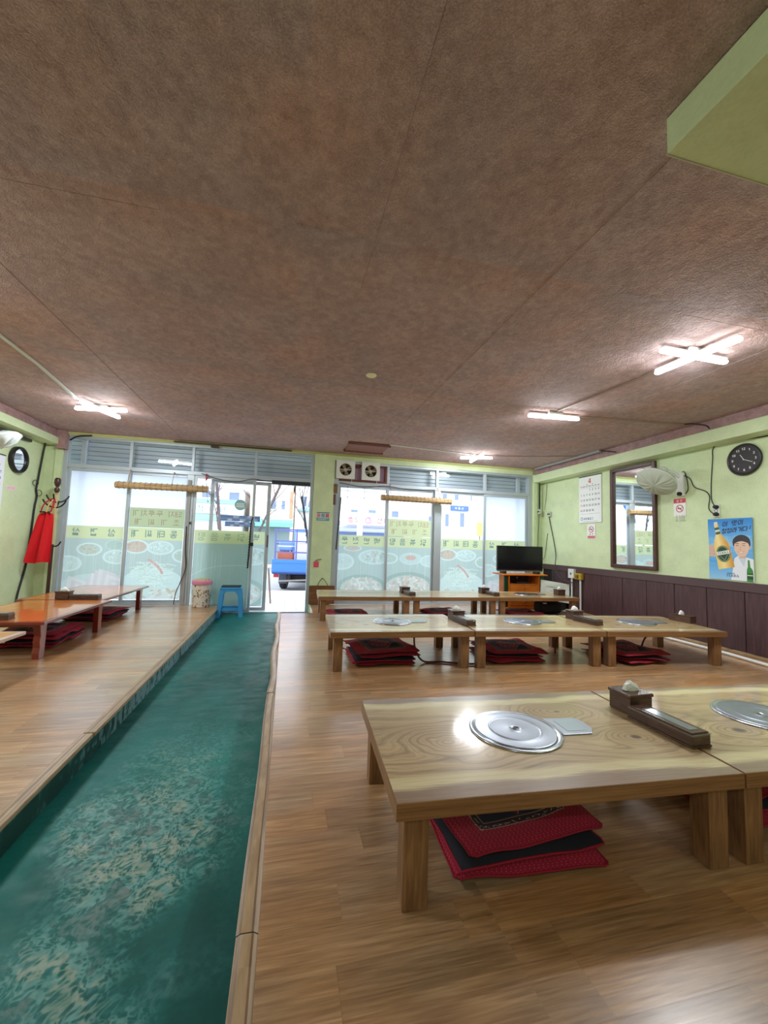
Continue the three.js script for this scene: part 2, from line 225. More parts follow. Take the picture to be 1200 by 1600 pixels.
{ // painted riser of the left platform, and nosing strips
  const g = new THREE.PlaneGeometry(9.7, 0.118).rotateY(Math.PI / 2).translate(-1.026, -0.085, -2.52); 
  struct('riser_paint', g, M_riser, PL);
  const nose = (x0, x1, z0, z1, y0, y1, parent, s) => { const g = rbox(x0, x1, y0, y1, z0, z1, 0.006, 1); const p = g.attributes.position, uv = g.attributes.uv; for (let i = 0; i < uv.count; i++) { uv.setX(i, p.getZ(i) / 1.2); uv.setY(i, (p.getX(i) - x0) / (x1 - x0)); } return struct('edge_strip', g, M_nosing, parent); };
  nose(-1.068, -1.008, ZF + 0.01, -4.9, -0.022, 0.004, PL); nose(-1.068, -1.008, -4.896, -2.72, -0.022, 0.004, PL); nose(-1.072, -1.012, -2.712, 0.6, -0.022, 0.003, PL); nose(-1.068, -1.008, 0.604, ZB, -0.022, 0.004, PL);
  // right platform: warped cap strips on an upright board
  const warp = (z0, z1, lift) => { const pts = []; const n = 16, idx = [], pos = [], uvs = []; for (let i = 0; i <= n; i++) { const z = mix(z0, z1, i / n), w = Math.sin(i / n * Math.PI * 2.1 + z) * 0.006 * lift, h = lift * 0.006 * Math.abs(Math.sin(i / n * 5 + 1)); [[-0.083 + w, -0.1], [-0.083 + w, 0.002 + h], [-0.07 + w, 0.008 + h], [-0.036 + w, 0.008 + h * 0.7], [-0.024, 0.001]].forEach(([x, y], k) => { pos.push(x, y, z); uvs.push(z / 1.2, k / 4); }); }
    for (let i = 0; i < n; i++) for (let k = 0; k < 4; k++) { const a = i * 5 + k, b = a + 1, c = a + 5, d = a + 6; idx.push(a, c, b, b, c, d); }
    const g = new THREE.BufferGeometry(); g.setAttribute('position', new THREE.Float32BufferAttribute(pos, 3)); g.setAttribute('uv', new THREE.Float32BufferAttribute(uvs, 2)); g.setIndex(idx); g.computeVertexNormals(); return toCreasedNormals(g, 0.6); };
  const mN = M_nosing.clone(); mN.side = THREE.DoubleSide;
  for (const [a, b, l] of [[-6.54, -5.0, 1.6], [-4.996, -3.18, 2], [-3.17, -1.3, 0.5], [-1.296, 0.8, 0.3], [0.804, ZB, 0.3]]) struct('edge_strip', warp(a, b, l), mN, PR2);
  struct('kerb_board', box(-0.075, -0.021, YA + 0.004, -0.004, -6.54, ZB), M({ color: rgb(52, 44, 44), roughness: 0.7 }), PR2);
  struct('kerb_end', box(-0.075, 0.459, YA + 0.004, -0.004, -6.56, -6.546), M({ color: rgb(120, 112, 100), roughness: 0.7 }), PR2);
}
// walls
const wl = struct('wall_left', box(XL - 0.16, XL, YA, YC + 0.12, ZF - 0.1, ZB, 1), M_wall);
const wr = struct('wall_right', box(XR, XR + 0.16, YA, YC + 0.12, ZF - 0.1, ZB, 1), M_wall);
struct('wall_back', box(XL - 0.16, XR + 0.16, YA, YC + 0.12, ZB, ZB + 0.16, 1), M_wall);
const wf = struct('wall_front', [box(XL, -3.5, YA, YC, ZF - 0.14, ZF, 1), box(-3.6, -3.505, YA, 2.5, ZF, ZF + 0.03, 1), box(4.87, XR, YA, YC, ZF - 0.14, ZF, 1), box(4.885, 4.96, -0.0, 2.62, ZF, ZF + 0.05, 1), box(-3.5, 0.43, 2.685, YC, ZF - 0.14, ZF + 0.015, 1), box(0.8, 4.87, 2.605, YC, ZF - 0.14, ZF + 0.015, 1)], M_trimGreen);
struct('pillar', [rbox(0.432, 0.8, YA, YC, ZF - 0.16, ZF + 0.03, 0.012, 1)], M_wall, wf);
struct('lintel_paper_edge', [box(-3.5, XR, YC - 0.035, YC - 0.002, ZF + 0.016, ZF + 0.05, 1)], M({ color: rgb(196, 196, 128), roughness: 0.7 }), wf);
// ceiling: slab, and paper strips that meet in seams
const ceil = struct('ceiling', box(XL - 0.16, XR + 0.16, YC + 0.004, YC + 0.14, ZF - 0.14, ZB + 0.16, 2), M_ceil);
{ let i = 0; for (let x = 0.383 - 1.0635 * 4; x < XR; x += 1.0635, i++) { const a = Math.max(x, XL), b = Math.min(x + 1.0625, XR); if (b - a < 0.05) continue; const cut = [-3.3, -4.6, -2.1, -5.4][i % 4]; for (const [c, d] of [[ZF, cut - 0.001], [cut + 0.001, ZB]]) struct('ceiling_paper', rbox(a, b, YC - (i % 2) * 0.0015, YC + 0.004, c, d, 0.0012, 2), M_ceil, ceil); } }
// beams along both side walls: papered green below, brown fascia above
function beam(name, x0, x1, z0, z1, y0, y1, face) { const b = struct(name, rbox(x0, x1, y0, y1, z0, z1, 0.008, 1), M_trimGreen); struct('fascia', box(face > 0 ? x0 : x0 + 0.03, face > 0 ? x1 - 0.03 : x1, y1 + 0.001, YC - 0.002, z0 + 0.002, z1 - 0.002, 2), M_fascia, b); return b; }
beam('beam', 4.87, XR, ZF + 0.02, ZB, 2.45, 2.605, -1);
beam('beam_001', XL, -3.53, ZF + 0.02, ZB, 2.5, 2.61, 1);
struct('soffit', [box(-3.56, -3.44, 2.44, YC - 0.002, ZF + 0.001, ZF + 0.12, 2)], M_fascia, wf);
struct('ceiling_box', rbox(1.289, XR - 0.01, 2.589, YC - 0.003, -1.119, 0.9, 0.004, 1), M_trimGreen);
{ const bb = scene.children.at(-1); struct('edge_tape', [box(1.289, XR - 0.012, 2.586, 2.592, -1.123, -1.1195, 1)], M({ color: rgb(204, 200, 180), roughness: 0.6 }), bb); }
// wainscot on the right wall: panels 0.43 m wide under a cap
{ const w = struct('trim_1', rbox(XR - 0.022, XR, 0.705, 0.812, ZF + 0.06, ZB, 0.006, 1), M_wainsCap); let z = -3.588 + 0.4325 * 14; while (z - 0.4325 > ZF) { struct('wainscot_panel', rbox(XR - 0.014, XR, 0.03, 0.704, z - 0.4245, z, 0.005, 1), M_wains, w); z -= 0.4325; }
  struct('wainscot_backing', box(XR - 0.004, XR - 0.0005, 0.03, 0.706, ZF + 0.06, ZB), M({ color: rgb(30, 22, 24), roughness: 0.8 }), w);
  struct('baseboard_right', rbox(XR - 0.05, XR, 0.001, 0.03, ZF + 0.06, ZB, 0.004, 1), M_nosing, w); }
struct('baseboard_left', rbox(XL, XL + 0.015, 0.001, 0.07, ZF + 0.02, ZB, 0.004, 1), M({ color: rgb(70, 52, 44), roughness: 0.5 }));

// ------------------------------------------------------------------ window films (flat print)
function food(g, W, H, y0, kind) {
  const Y = (t) => y0 + t * (H - y0);
  g.fillStyle = '#b3bfc0'; g.fillRect(0, y0, W, H - y0);
  const bowl = (x, y, rx, ry, rim, fill, bits, col) => { g.fillStyle = rim; g.beginPath(); g.ellipse(x, y, rx, ry, 0, 0, 7); g.fill(); g.fillStyle = fill; g.beginPath(); g.ellipse(x, y, rx * 0.82, ry * 0.78, 0, 0, 7); g.fill(); for (let i = 0; i < bits; i++) { const a = rnd() * 6.3, r = Math.sqrt(rnd()) * 0.7; g.fillStyle = col[Math.floor(rnd() * col.length)]; g.beginPath(); g.ellipse(x + Math.cos(a) * r * rx, y + Math.sin(a) * r * ry, rx * rr(0.05, 0.14), ry * rr(0.04, 0.12), rnd() * 3, 0, 7); g.fill(); } };
  const pale = '#d9e4e8';
  if (kind === 0) {
    bowl(W * 0.42, Y(0.18), W * 0.23, H * 0.09, pale, '#b9c2b8', 34, ['#c2a793', '#cfb7a4', '#b5a58f', '#aab5a5']); bowl(W * 0.86, Y(0.1), W * 0.17, H * 0.08, '#b9cac8', '#a9bbb4', 10, ['#9fb0a8']); bowl(W * 0.9, Y(0.3), W * 0.24, H * 0.1, pale, '#c2d0cf', 30, ['#dfe8ea', '#cad8d6', '#b5c3bd']); bowl(W * 0.06, Y(0.42), W * 0.25, H * 0.11, pale, '#c9d6d6', 22, ['#d8e2e4', '#bccbc6']);
    g.fillStyle = '#c9d2d4'; g.beginPath(); g.ellipse(W * 0.55, Y(0.82), W * 0.62, H * 0.2, 0, 0, 7); g.fill();
    for (let i = 0; i < 14; i++) { const x = W * (0.1 + i * 0.065), y = Y(0.62 + 0.12 * Math.sin(i * 0.6)); g.fillStyle = i % 2 ? '#e0c6d0' : '#e8d7dd'; g.beginPath(); g.moveTo(x, y); g.lineTo(x + W * 0.3, y + H * 0.07); g.lineTo(x + W * 0.25, Y(1)); g.lineTo(x - W * 0.05, Y(0.95)); g.fill(); }
  } else if (kind === 1) {
    bowl(W * 0.16, Y(0.12), W * 0.23, H * 0.1, pale, '#c9a899', 30, ['#c99a86', '#d5b3a2', '#b98b78']); bowl(W * 0.6, Y(0.13), W * 0.25, H * 0.1, pale, '#c3d3d4', 60, ['#e0ecee', '#d2dfdf', '#b4c4c0']); bowl(W * 1.02, Y(0.26), W * 0.2, H * 0.1, pale, '#b2bfb6', 20, ['#c6d3c8', '#9fb0a2']);
    g.fillStyle = '#d5e2e4'; g.beginPath(); g.ellipse(W * 0.5, Y(0.78), W * 0.58, H * 0.26, 0, 0, 7); g.fill();
    for (let i = 0; i < 260; i++) { const a = rnd() * 6.3, r = Math.sqrt(rnd()), x = W * (0.48 + 0.36 * r * Math.cos(a)), y = Y(0.58 + 0.22 * r * Math.sin(a)); g.strokeStyle = ['#e6f0ee', '#d4e4de', '#c2d6cc', '#eef5f4'][i % 4]; g.lineWidth = W * 0.012; g.beginPath(); g.moveTo(x, y); g.quadraticCurveTo(x + W * rr(-0.1, 0.1), y + H * rr(-0.03, 0.02), x + W * rr(-0.2, 0.2), y + H * rr(-0.02, 0.05)); g.stroke(); }
    g.strokeStyle = '#d98e8a'; g.lineWidth = W * 0.045; g.lineCap = 'round'; g.beginPath(); g.moveTo(W * 0.4, Y(0.34)); g.quadraticCurveTo(W * 0.58, Y(0.42), W * 0.66, Y(0.56)); g.stroke();
    for (let i = 0; i < 40; i++) { g.fillStyle = ['#e8ddd6', '#dcc3b6', '#f0eeec', '#d0b09a'][i % 4]; g.beginPath(); g.ellipse(W * rr(0.1, 0.95), Y(rr(0.84, 0.97)), W * rr(0.03, 0.08), H * rr(0.01, 0.025), rnd() * 3, 0, 7); g.fill(); }
  } else if (kind === 2) {
    bowl(W * 0.08, Y(0.3), W * 0.26, H * 0.13, pale, '#ccd9d8', 20, ['#dbe5e5', '#c0cfca']); bowl(W * 0.78, Y(0.2), W * 0.36, H * 0.12, '#d4e0e2', '#c3d0d2', 44, ['#d8e2e4', '#a9b9ae', '#9aaca2', '#cfb8ac']); bowl(W * 0.3, Y(0.04), W * 0.2, H * 0.05, pale, '#cdb8ae', 14, ['#c7a598']);
    bowl(W * 0.52, Y(0.8), W * 0.56, H * 0.22, '#93aaa6', '#c9c6c0', 130, ['#e0d8d4', '#d3c2bc', '#ece8e6', '#b9bfc0', '#c7b2a8']);
  } else if (kind === 3) {
    bowl(W * 0.55, Y(0.22), W * 0.26, H * 0.1, '#cadadd', '#c4d2d4', 8, ['#d6e0e2']); g.fillStyle = '#d99c94'; g.beginPath(); g.ellipse(W * 0.55, Y(0.2), W * 0.12, H * 0.04, 0, 0, 7); g.fill(); bowl(W * 0.06, Y(0.22), W * 0.2, H * 0.09, pale, '#b8c5bf', 20, ['#d0dbd8', '#a4b4ac']); bowl(W * 1.0, Y(0.26), W * 0.24, H * 0.1, pale, '#c8d6d6', 14, ['#d8e2e2']);
    bowl(W * 0.5, Y(0.78), W * 0.62, H * 0.25, '#8fa6a3', '#cfc6c0', 170, ['#e2d2cc', '#d9b9b0', '#efe8e4', '#c9a79c', '#b9c2be', '#e6ddd8']);
  } else { g.fillStyle = '#a3b7b1'; g.fillRect(0, y0, W, H - y0); g.strokeStyle = '#b9c9c6'; g.lineWidth = W * 0.02; g.beginPath(); g.moveTo(0, Y(0.5)); g.quadraticCurveTo(W * 0.3, Y(0.3), W, Y(0.34)); g.stroke(); bowl(W * 0.1, Y(0.9), W * 0.3, H * 0.1, '#c6d3d3', '#d0c3ba', 14, ['#dccdc4']); }
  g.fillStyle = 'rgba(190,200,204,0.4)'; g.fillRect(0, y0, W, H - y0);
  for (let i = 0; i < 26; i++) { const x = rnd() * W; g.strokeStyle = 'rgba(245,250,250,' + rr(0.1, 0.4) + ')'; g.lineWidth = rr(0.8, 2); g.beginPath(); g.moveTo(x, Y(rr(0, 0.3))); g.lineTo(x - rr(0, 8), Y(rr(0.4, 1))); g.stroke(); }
}
const mirrored = (g, W, f) => { g.save(); g.translate(W, 0); g.scale(-1, 1); f(); g.restore(); };
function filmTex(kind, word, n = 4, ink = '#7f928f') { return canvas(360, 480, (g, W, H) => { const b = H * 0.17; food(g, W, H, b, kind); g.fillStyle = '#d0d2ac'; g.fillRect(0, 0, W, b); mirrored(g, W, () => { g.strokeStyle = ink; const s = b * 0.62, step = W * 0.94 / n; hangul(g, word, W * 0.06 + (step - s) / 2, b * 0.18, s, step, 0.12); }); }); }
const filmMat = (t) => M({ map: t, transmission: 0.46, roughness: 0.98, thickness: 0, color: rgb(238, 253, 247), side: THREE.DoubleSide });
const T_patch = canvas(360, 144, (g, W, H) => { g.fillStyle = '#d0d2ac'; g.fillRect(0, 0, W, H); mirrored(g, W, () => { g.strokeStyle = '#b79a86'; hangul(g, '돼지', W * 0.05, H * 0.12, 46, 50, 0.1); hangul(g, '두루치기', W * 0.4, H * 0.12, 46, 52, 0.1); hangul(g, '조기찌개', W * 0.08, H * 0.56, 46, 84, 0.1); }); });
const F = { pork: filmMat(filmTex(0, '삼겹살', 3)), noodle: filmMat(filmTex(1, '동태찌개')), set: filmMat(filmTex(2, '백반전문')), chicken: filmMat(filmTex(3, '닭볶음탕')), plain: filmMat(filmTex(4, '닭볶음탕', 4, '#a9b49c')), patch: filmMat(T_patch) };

// ------------------------------------------------------------------ windows and the sliding door
function sash(win, x0, x1, y0, y1, z, o = {}) {
  const r = o.stile ?? 0.045, d = 0.03, s = part('sash', [rbox(x0, x0 + r, y0, y1, z - d, z, 0.004), rbox(x1 - r, x1, y0, y1, z - d, z, 0.004), rbox(x0 + r, x1 - r, y1 - r, y1, z - d, z, 0.004), rbox(x0 + r, x1 - r, y0, y0 + r, z - d, z, 0.004)], M_alu, win);
  const a = x0 + r, b = x1 - r, zp = z - d / 2, pane = (ya, yb, m, n = 'glass_pane') => part(n, sheet(b - a, yb - ya).translate((a + b) / 2, (ya + yb) / 2, zp), m, s);
  if (o.frost) { pane(o.frost, y1 - r, M_frost); pane(y0 + r, o.frost, M_glass); } else pane(y0 + r, y1 - r, M_glass);
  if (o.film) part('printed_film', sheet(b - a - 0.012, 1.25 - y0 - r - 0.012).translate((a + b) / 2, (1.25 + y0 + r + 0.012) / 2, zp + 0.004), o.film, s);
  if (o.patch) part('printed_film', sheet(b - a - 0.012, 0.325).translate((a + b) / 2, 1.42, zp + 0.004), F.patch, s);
  return s;
}
const bar = (win, n, x0, x1, y0, y1, z0 = ZF - 0.1, z1 = ZF, m = M_alu) => part(n, rbox(x0, x1, y0, y1, z0, z1, 0.004), m, win);
const w1 = setting('window_1');
bar(w1, 'head_rail', -3.5, 0.43, 2.645, 2.684); bar(w1, 'transom_bar', -3.44, 0.375, 2.17, 2.235); bar(w1, 'jamb', -3.5, -3.44, 0.001, 2.645); bar(w1, 'jamb', 0.375, 0.43, YA + 0.004, 2.645);
bar(w1, 'sill_rail', -3.44, -1.58, 0.001, 0.03); bar(w1, 'sill_rail', -1.58, 0.375, YA + 0.004, YA + 0.02);
for (const x of [-2.545, -1.6, -0.58]) bar(w1, 'mullion', x - 0.022, x + 0.022, 2.235, 2.645, ZF - 0.06, ZF - 0.005);
for (const [a, b] of [[-3.44, -2.567], [-2.523, -1.622], [-1.578, -0.602], [-0.558, 0.375]]) part('transom_pane', sheet(b - a, 0.41).translate((a + b) / 2, 2.44, ZF - 0.05), M_glass, w1);
sash(w1, -3.43, -2.525, 0.032, 2.165, ZF - 0.02, { frost: 1.25, film: F.pork }); sash(w1, -2.57, -1.64, 0.032, 2.165, ZF - 0.055, { frost: 1.25, film: F.noodle, patch: 1 });
bar(w1, 'post', -1.672, -1.56, YA + 0.02, 2.17, ZF - 0.1, ZF - 0.01);
part('fly_screen', [box(-1.655, -1.6, 0.001, 2.08, ZF - 0.008, ZF + 0.008, 0.05)], M({ map: tex(64, 64, (u, v) => { const k = ((u + v) * 4) % 1 < 0.5 ? 60 : -20; return [140 + k, 140 + k, 142 + k]; }), roughness: 0.6 }), w1);
part('spacer_block', [rbox(-1.6, -1.57, 1.34, 1.375, ZF - 0.008, ZF + 0.012, 0.003)], M({ color: rgb(20, 70, 62), roughness: 0.5 }), w1);
bar(w1, 'door_track', -0.3, 0.372, 2.105, 2.168, ZF - 0.1, ZF - 0.03, M({ color: rgb(62, 70, 84), roughness: 0.6 }));
sash(w1, -1.56, -0.56, YA + 0.022, 2.165, ZF - 0.02, { film: F.plain });
const w2 = setting('window_2');
bar(w2, 'head_rail', 0.802, 4.87, 2.565, 2.604); bar(w2, 'transom_bar', 0.88, 4.78, 2.17, 2.235); bar(w2, 'jamb', 0.802, 0.88, 0.001, 2.565); bar(w2, 'jamb', 4.78, 4.87, 0.001, 2.565); bar(w2, 'sill_rail', 0.88, 4.78, 0.001, 0.03);
for (const x of [1.815, 2.8, 3.82]) bar(w2, 'mullion', x - 0.025, x + 0.025, 2.235, 2.565, ZF - 0.06, ZF - 0.005);
for (const [a, b] of [[1.84, 2.775], [2.825, 3.795], [3.845, 4.78]]) part('transom_pane', sheet(b - a, 0.33).translate((a + b) / 2, 2.4, ZF - 0.05), M_glass, w2);
sash(w2, 0.885, 1.845, 0.032, 2.165, ZF - 0.02, { film: F.set }); sash(w2, 1.79, 2.76, 0.032, 2.165, ZF - 0.055, { film: F.chicken, patch: 1 });
bar(w2, 'post', 2.755, 2.88, 0.03, 2.17, ZF - 0.1, ZF - 0.01);
sash(w2, 2.875, 3.855, 0.032, 2.165, ZF - 0.055, { film: F.noodle }); sash(w2, 3.8, 4.775, 0.032, 2.165, ZF - 0.02, { frost: 1.25, film: F.pork });
// sliding door, pushed open behind the third pane
const d1 = setting('door_1');
{ const s = sash(d1, -1.31, -0.305, YA + 0.022, 2.14, ZF - 0.115, { film: F.set, stile: 0.062 });
  const bars = canvas(256, 128, (g, W, H) => { g.fillStyle = '#5b6f96'; g.fillRect(0, 0, W, H); g.fillStyle = '#c9d4dc'; g.fillRect(0, H * 0.55, W, 3); mirrored(g, W, () => { g.strokeStyle = '#cfd3c4'; hangul(g, '조염', W * 0.2, 12, 42, 84, 0.1); hangul(g, '조염홍', W * 0.05, 82, 40, 82, 0.1); }); });
  const mb = M({ map: bars, transmission: 0.35, roughness: 0.95, thickness: 0, side: THREE.DoubleSide });
  part('door_sticker', sheet(0.66, 0.1).translate(-0.8, 1.475, ZF - 0.124), mb, s); part('door_sticker', sheet(0.5, 0.085).translate(-0.8, 1.37, ZF - 0.124), mb, s);
  part('round_sticker', new THREE.CircleGeometry(0.095, 32).translate(-0.815, 1.71, ZF - 0.124), M({ map: canvas(128, 128, (g) => { g.fillStyle = '#6f9396'; g.fillRect(0, 0, 128, 128); g.fillStyle = '#c3c1a2'; for (const y of [44, 62, 80]) g.fillRect(18, y, 92, 10); }), transmission: 0.35, roughness: 0.95, thickness: 0, side: THREE.DoubleSide }), s);
  part('door_handle', rbox(-0.335, -0.315, 0.98, 1.2, ZF - 0.115, ZF - 0.098, 0.006), M({ color: rgb(92, 58, 52), roughness: 0.5 }), s); }
// rolled-up shutters in front of the transoms outside
function shutter(x0, x1, label, guide) { const t = thing('rolling_shutter', label, 'shutter'); for (let i = 0; i < 8; i++) { const y = 2.2 + i * 0.074; const sl = part('slat', rbox(x0, x1, y, y + 0.067, ZF - 0.268, ZF - 0.25, 0.006), M_shutter, t); part('hinge_strip', box(x0, x1, y + 0.067, y + 0.074, ZF - 0.266, ZF - 0.262), M_aluDark, sl); } part('guide_rail', rbox(guide - 0.035, guide + 0.035, YA, 2.9, ZF - 0.23, ZF - 0.17, 0.004), M_alu, t); part('bottom_rail', rbox(x0, x1, 2.17, 2.199, ZF - 0.28, ZF - 0.235, 0.004), M_aluDark, t); }
shutter(-3.78, 0.6, 'grey slatted rolling shutter raised above the glass entrance door', -3.3); shutter(1.0, 5.3, 'grey slatted rolling shutter raised above the window beside the exhaust fans', 4.66);

// ------------------------------------------------------------------ ceiling fittings
function tubeLight(name, label, x, z, bars, power = 1) {
  const t = thing(name, label, 'ceiling light', [x, YC, z]);
  part('mounting_plate', rbox(-0.09, 0.09, -0.03, -0.002, -0.05, 0.05, 0.006), M_white, t);
  bars.forEach(([ang, len], i) => {
    const y = -0.055 - i * 0.008, turn = (g) => g.rotateY(ang);
    part('backplate', turn(rbox(-len / 2 + 0.01, len / 2 - 0.01, y + 0.022, y + 0.034, -0.02, 0.02, 0.003)), M_white, t);
    const tb = part('light_tube', turn(new THREE.CapsuleGeometry(0.026, len - 0.052, 6, 14).rotateZ(Math.PI / 2).scale(1, 0.7, 1).translate(0, y, 0)), M_glow, t);
    for (const side of [-1, 1]) { const l = new THREE.RectAreaLight(new THREE.Color(0.95, 1, 1.03), LAMP * power, len, 0.05); l.rotation.set(-Math.PI / 2, 0, ang); l.rotateX(side * 0.55); l.position.set(0, y, 0).addScaledVector(new THREE.Vector3(0, 0, -1).applyEuler(l.rotation), 0.034); t.add(l); l.name = 'lamp_light'; }
  });
  return t;
}
tubeLight('ceiling_light', 'cross-shaped white tube light nearest to the green ceiling box', 3.06, -2.46, [[0.02, 0.67], [Math.PI / 2 + 0.08, 0.66]]);
tubeLight('ceiling_light', 'single straight white tube light between two cross-shaped lights', 3.01, -4.13, [[-0.1, 0.65]]);
tubeLight('ceiling_light', 'cross-shaped white tube light in front of the right shutter', 3.2, -6.54, [[-0.38, 0.56], [Math.PI / 2 - 0.1, 0.62]]);
tubeLight('ceiling_light', 'cross-shaped white tube light above the orange lacquered tables', -2.33, -5.67, [[-0.17, 0.63], [Math.PI / 2 - 0.33, 0.63]]);
tubeLight('ceiling_light', 'white cross-shaped tube light over the left platform beyond the picture edge', -2.5, -2.5, [[0.1, 0.63], [Math.PI / 2 + 0.1, 0.63]]);
tubeLight('ceiling_light', 'white cross-shaped tube light behind the viewer over the aisle', -0.9, 1.5, [[0.0, 0.63], [Math.PI / 2, 0.63]], 0.5);
tubeLight('ceiling_light', 'white cross-shaped tube light behind the viewer over the right floor', 3.2, 1.7, [[0.0, 0.63]], 0.6);
one('ceiling_disc', lathe([[0, 0], [0.042, 0], [0.05, 0.006], [0.05, 0.012]].map(([a, b]) => [a, b])).translate(0.715, YC - 0.013, -3.72), M({ color: rgb(240, 240, 196), roughness: 0.6 }), 'small round yellowish cover disc in the middle of the brown ceiling', 'cover');
{ const t = thing('ceiling_hatch', 'reddish brown wooden plate on the ceiling above the exhaust fans', 'hatch', [1.24, YC, -6.65]); part('board', rbox(-0.33, 0.33, -0.03, -0.003, -0.26, 0.26, 0.008), M({ color: rgb(142, 92, 76), roughness: 0.6 }), t); const hm = M({ color: rgb(118, 70, 58), roughness: 0.6 }); part('rim', rbox(-0.35, 0.35, -0.045, -0.003, 0.262, 0.3, 0.004), hm, t); part('rim', rbox(-0.35, 0.35, -0.045, -0.003, -0.3, -0.262, 0.004), hm, t); }
const duct = (pts, w, m, label) => { const g = []; for (let i = 0; i + 1 < pts.length; i++) { const [ax, az] = pts[i], [bx, bz] = pts[i + 1], L = Math.hypot(bx - ax, bz - az); g.push(rbox(-L / 2, L / 2, YC - 0.016, YC - 0.002, -w / 2, w / 2, 0.003).rotateY(Math.atan2(-(bz - az), bx - ax)).translate((ax + bx) / 2, 0, (az + bz) / 2)); } return one('cable_duct', g, m, label, 'cable duct'); };
duct([[-2.34, -3.6], [-2.38, -4.435], [-2.5, -5.45]], 0.035, M_conduit, 'pale cable duct running along the ceiling to the left cross light');
duct([[2.99, -4.03], [3.1, -3.0], [3.07, -2.6]], 0.025, M_ductBrown, 'thin brown cable duct joining the single tube to the cross light');
duct([[3.33, -4.14], [4.2, -4.05], [4.76, -3.97]], 0.025, M_ductBrown, 'thin cable duct from the single tube towards the right wall');
duct([[1.56, -6.33], [2.4, -6.42], [3.1, -6.5]], 0.025, M_conduit, 'pale cable duct from the ceiling plate to the far cross light');
duct([[3.3, -6.5], [4.0, -6.3], [4.8, -5.95]], 0.02, M_ductBrown, 'thin cable duct from the far cross light to the right beam');
one('cable_duct', [rbox(4.8, 4.862, YC - 0.04, YC - 0.003, -7.2, -5.45, 0.004)], M({ color: rgb(150, 150, 150), roughness: 0.5 }), 'grey cable trunking lying along the top of the right beam', 'cable duct');
one('cable', tube([[4.83, YC - 0.02, -5.44], [4.85, YC - 0.06, -5.3], [4.9, 2.64, -5.2]], 0.008), M_cable, 'short black cable leaving the grey trunking on the right beam', 'cable');
one('cable', tube([[4.74, YC - 0.01, -3.97], [4.84, YC - 0.015, -3.9], [4.862, 2.66, -3.78], [4.862, 2.62, -3.75]], 0.008), M_cable, 'short black cable bending over the right beam near the single tube', 'cable');

// ------------------------------------------------------------------ wooden tables with burners
const M_topPair = (i) => [M_top[i], M_edge];
function woodTable(label, FL, FR, depth, i) {
  const dx = FR[0] - FL[0], dz = FR[1] - FL[1], L = Math.hypot(dx, dz) - 0.004, phi = Math.atan2(-dz, dx), c = Math.cos(phi), s = Math.sin(phi);
  const cx = (FL[0] + FR[0]) / 2 - s * depth / 2, cz = (FL[1] + FR[1]) / 2 - c * depth / 2;
  const t = thing('wooden_table', label, 'table', [cx, 0, cz], phi);
  const bv = 0.003, g = extrude([[-L / 2 + bv, -depth / 2 + bv], [L / 2 - bv, -depth / 2 + bv], [L / 2 - bv, depth / 2 - bv], [-L / 2 + bv, depth / 2 - bv]], 0.054 - 2 * bv, bv);
  const uv = g.attributes.uv, p = g.attributes.position, n0 = g.groups[0].count; for (let k = 0; k < n0; k++) uv.setXY(k, p.getX(k) / L + 0.5, p.getY(k) / depth + 0.5);
  for (let k = n0; k < uv.count; k++) uv.setXY(k, (Math.abs(uv.getX(k)) + p.getX(k) + p.getY(k)) / 0.9, uv.getY(k) / 0.3);
  g.rotateX(-Math.PI / 2).translate(0, 0.345 - 0.054 + bv, 0);
  part('tabletop', g, M_topPair(i), t);
  for (const sx of [-1, 1]) for (const sz of [-1, 1]) { const x = sx * (L / 2 - 0.075), z = sz * (depth / 2 - 0.075); part('leg', rbox(x - 0.041, x + 0.041, 0.001, 0.291, z - 0.039, z + 0.039, 0.003, 0.4), M_leg, t); }
  const at = (x, z, y = 0.3455) => [cx + c * x + s * z, y, cz - s * x + c * z];
  return { t, at, phi, L, depth };
}
const tA = woodTable('nearest wooden table with swirling grain and red cushions beneath its open end', [0.362, -1.245], [1.651, -1.182], 0.82, 0);
const tB = woodTable('wooden table beside the nearest one, cut off by the right edge of the picture', [1.655, -1.182], [2.95, -1.118], 0.82, 1);
const mA = woodTable('wooden table at the free end of the middle row, its top white with reflected daylight', [0.407, -3.584], [1.736, -3.524], 0.88, 1);
const mB = woodTable('wooden table in the centre of the middle row between two cutlery boxes', [1.74, -3.522], [3.061, -3.394], 0.88, 0);
const mC = woodTable('wooden table at the wall end of the middle row with a lone tissue box', [3.066, -3.392], [4.374, -3.25], 0.88, 1);
const fA = woodTable('wooden table of the far row standing beside the entrance pillar', [0.474, -5.85], [1.849, -5.79], 0.82, 0);
const fB = woodTable('wooden table in the centre of the far row in front of the windows', [1.855, -5.79], [3.234, -5.752], 0.82, 1);
const fC = woodTable('wooden table of the far row in front of the television cabinet', [3.24, -5.752], [4.63, -5.69], 0.82, 0);

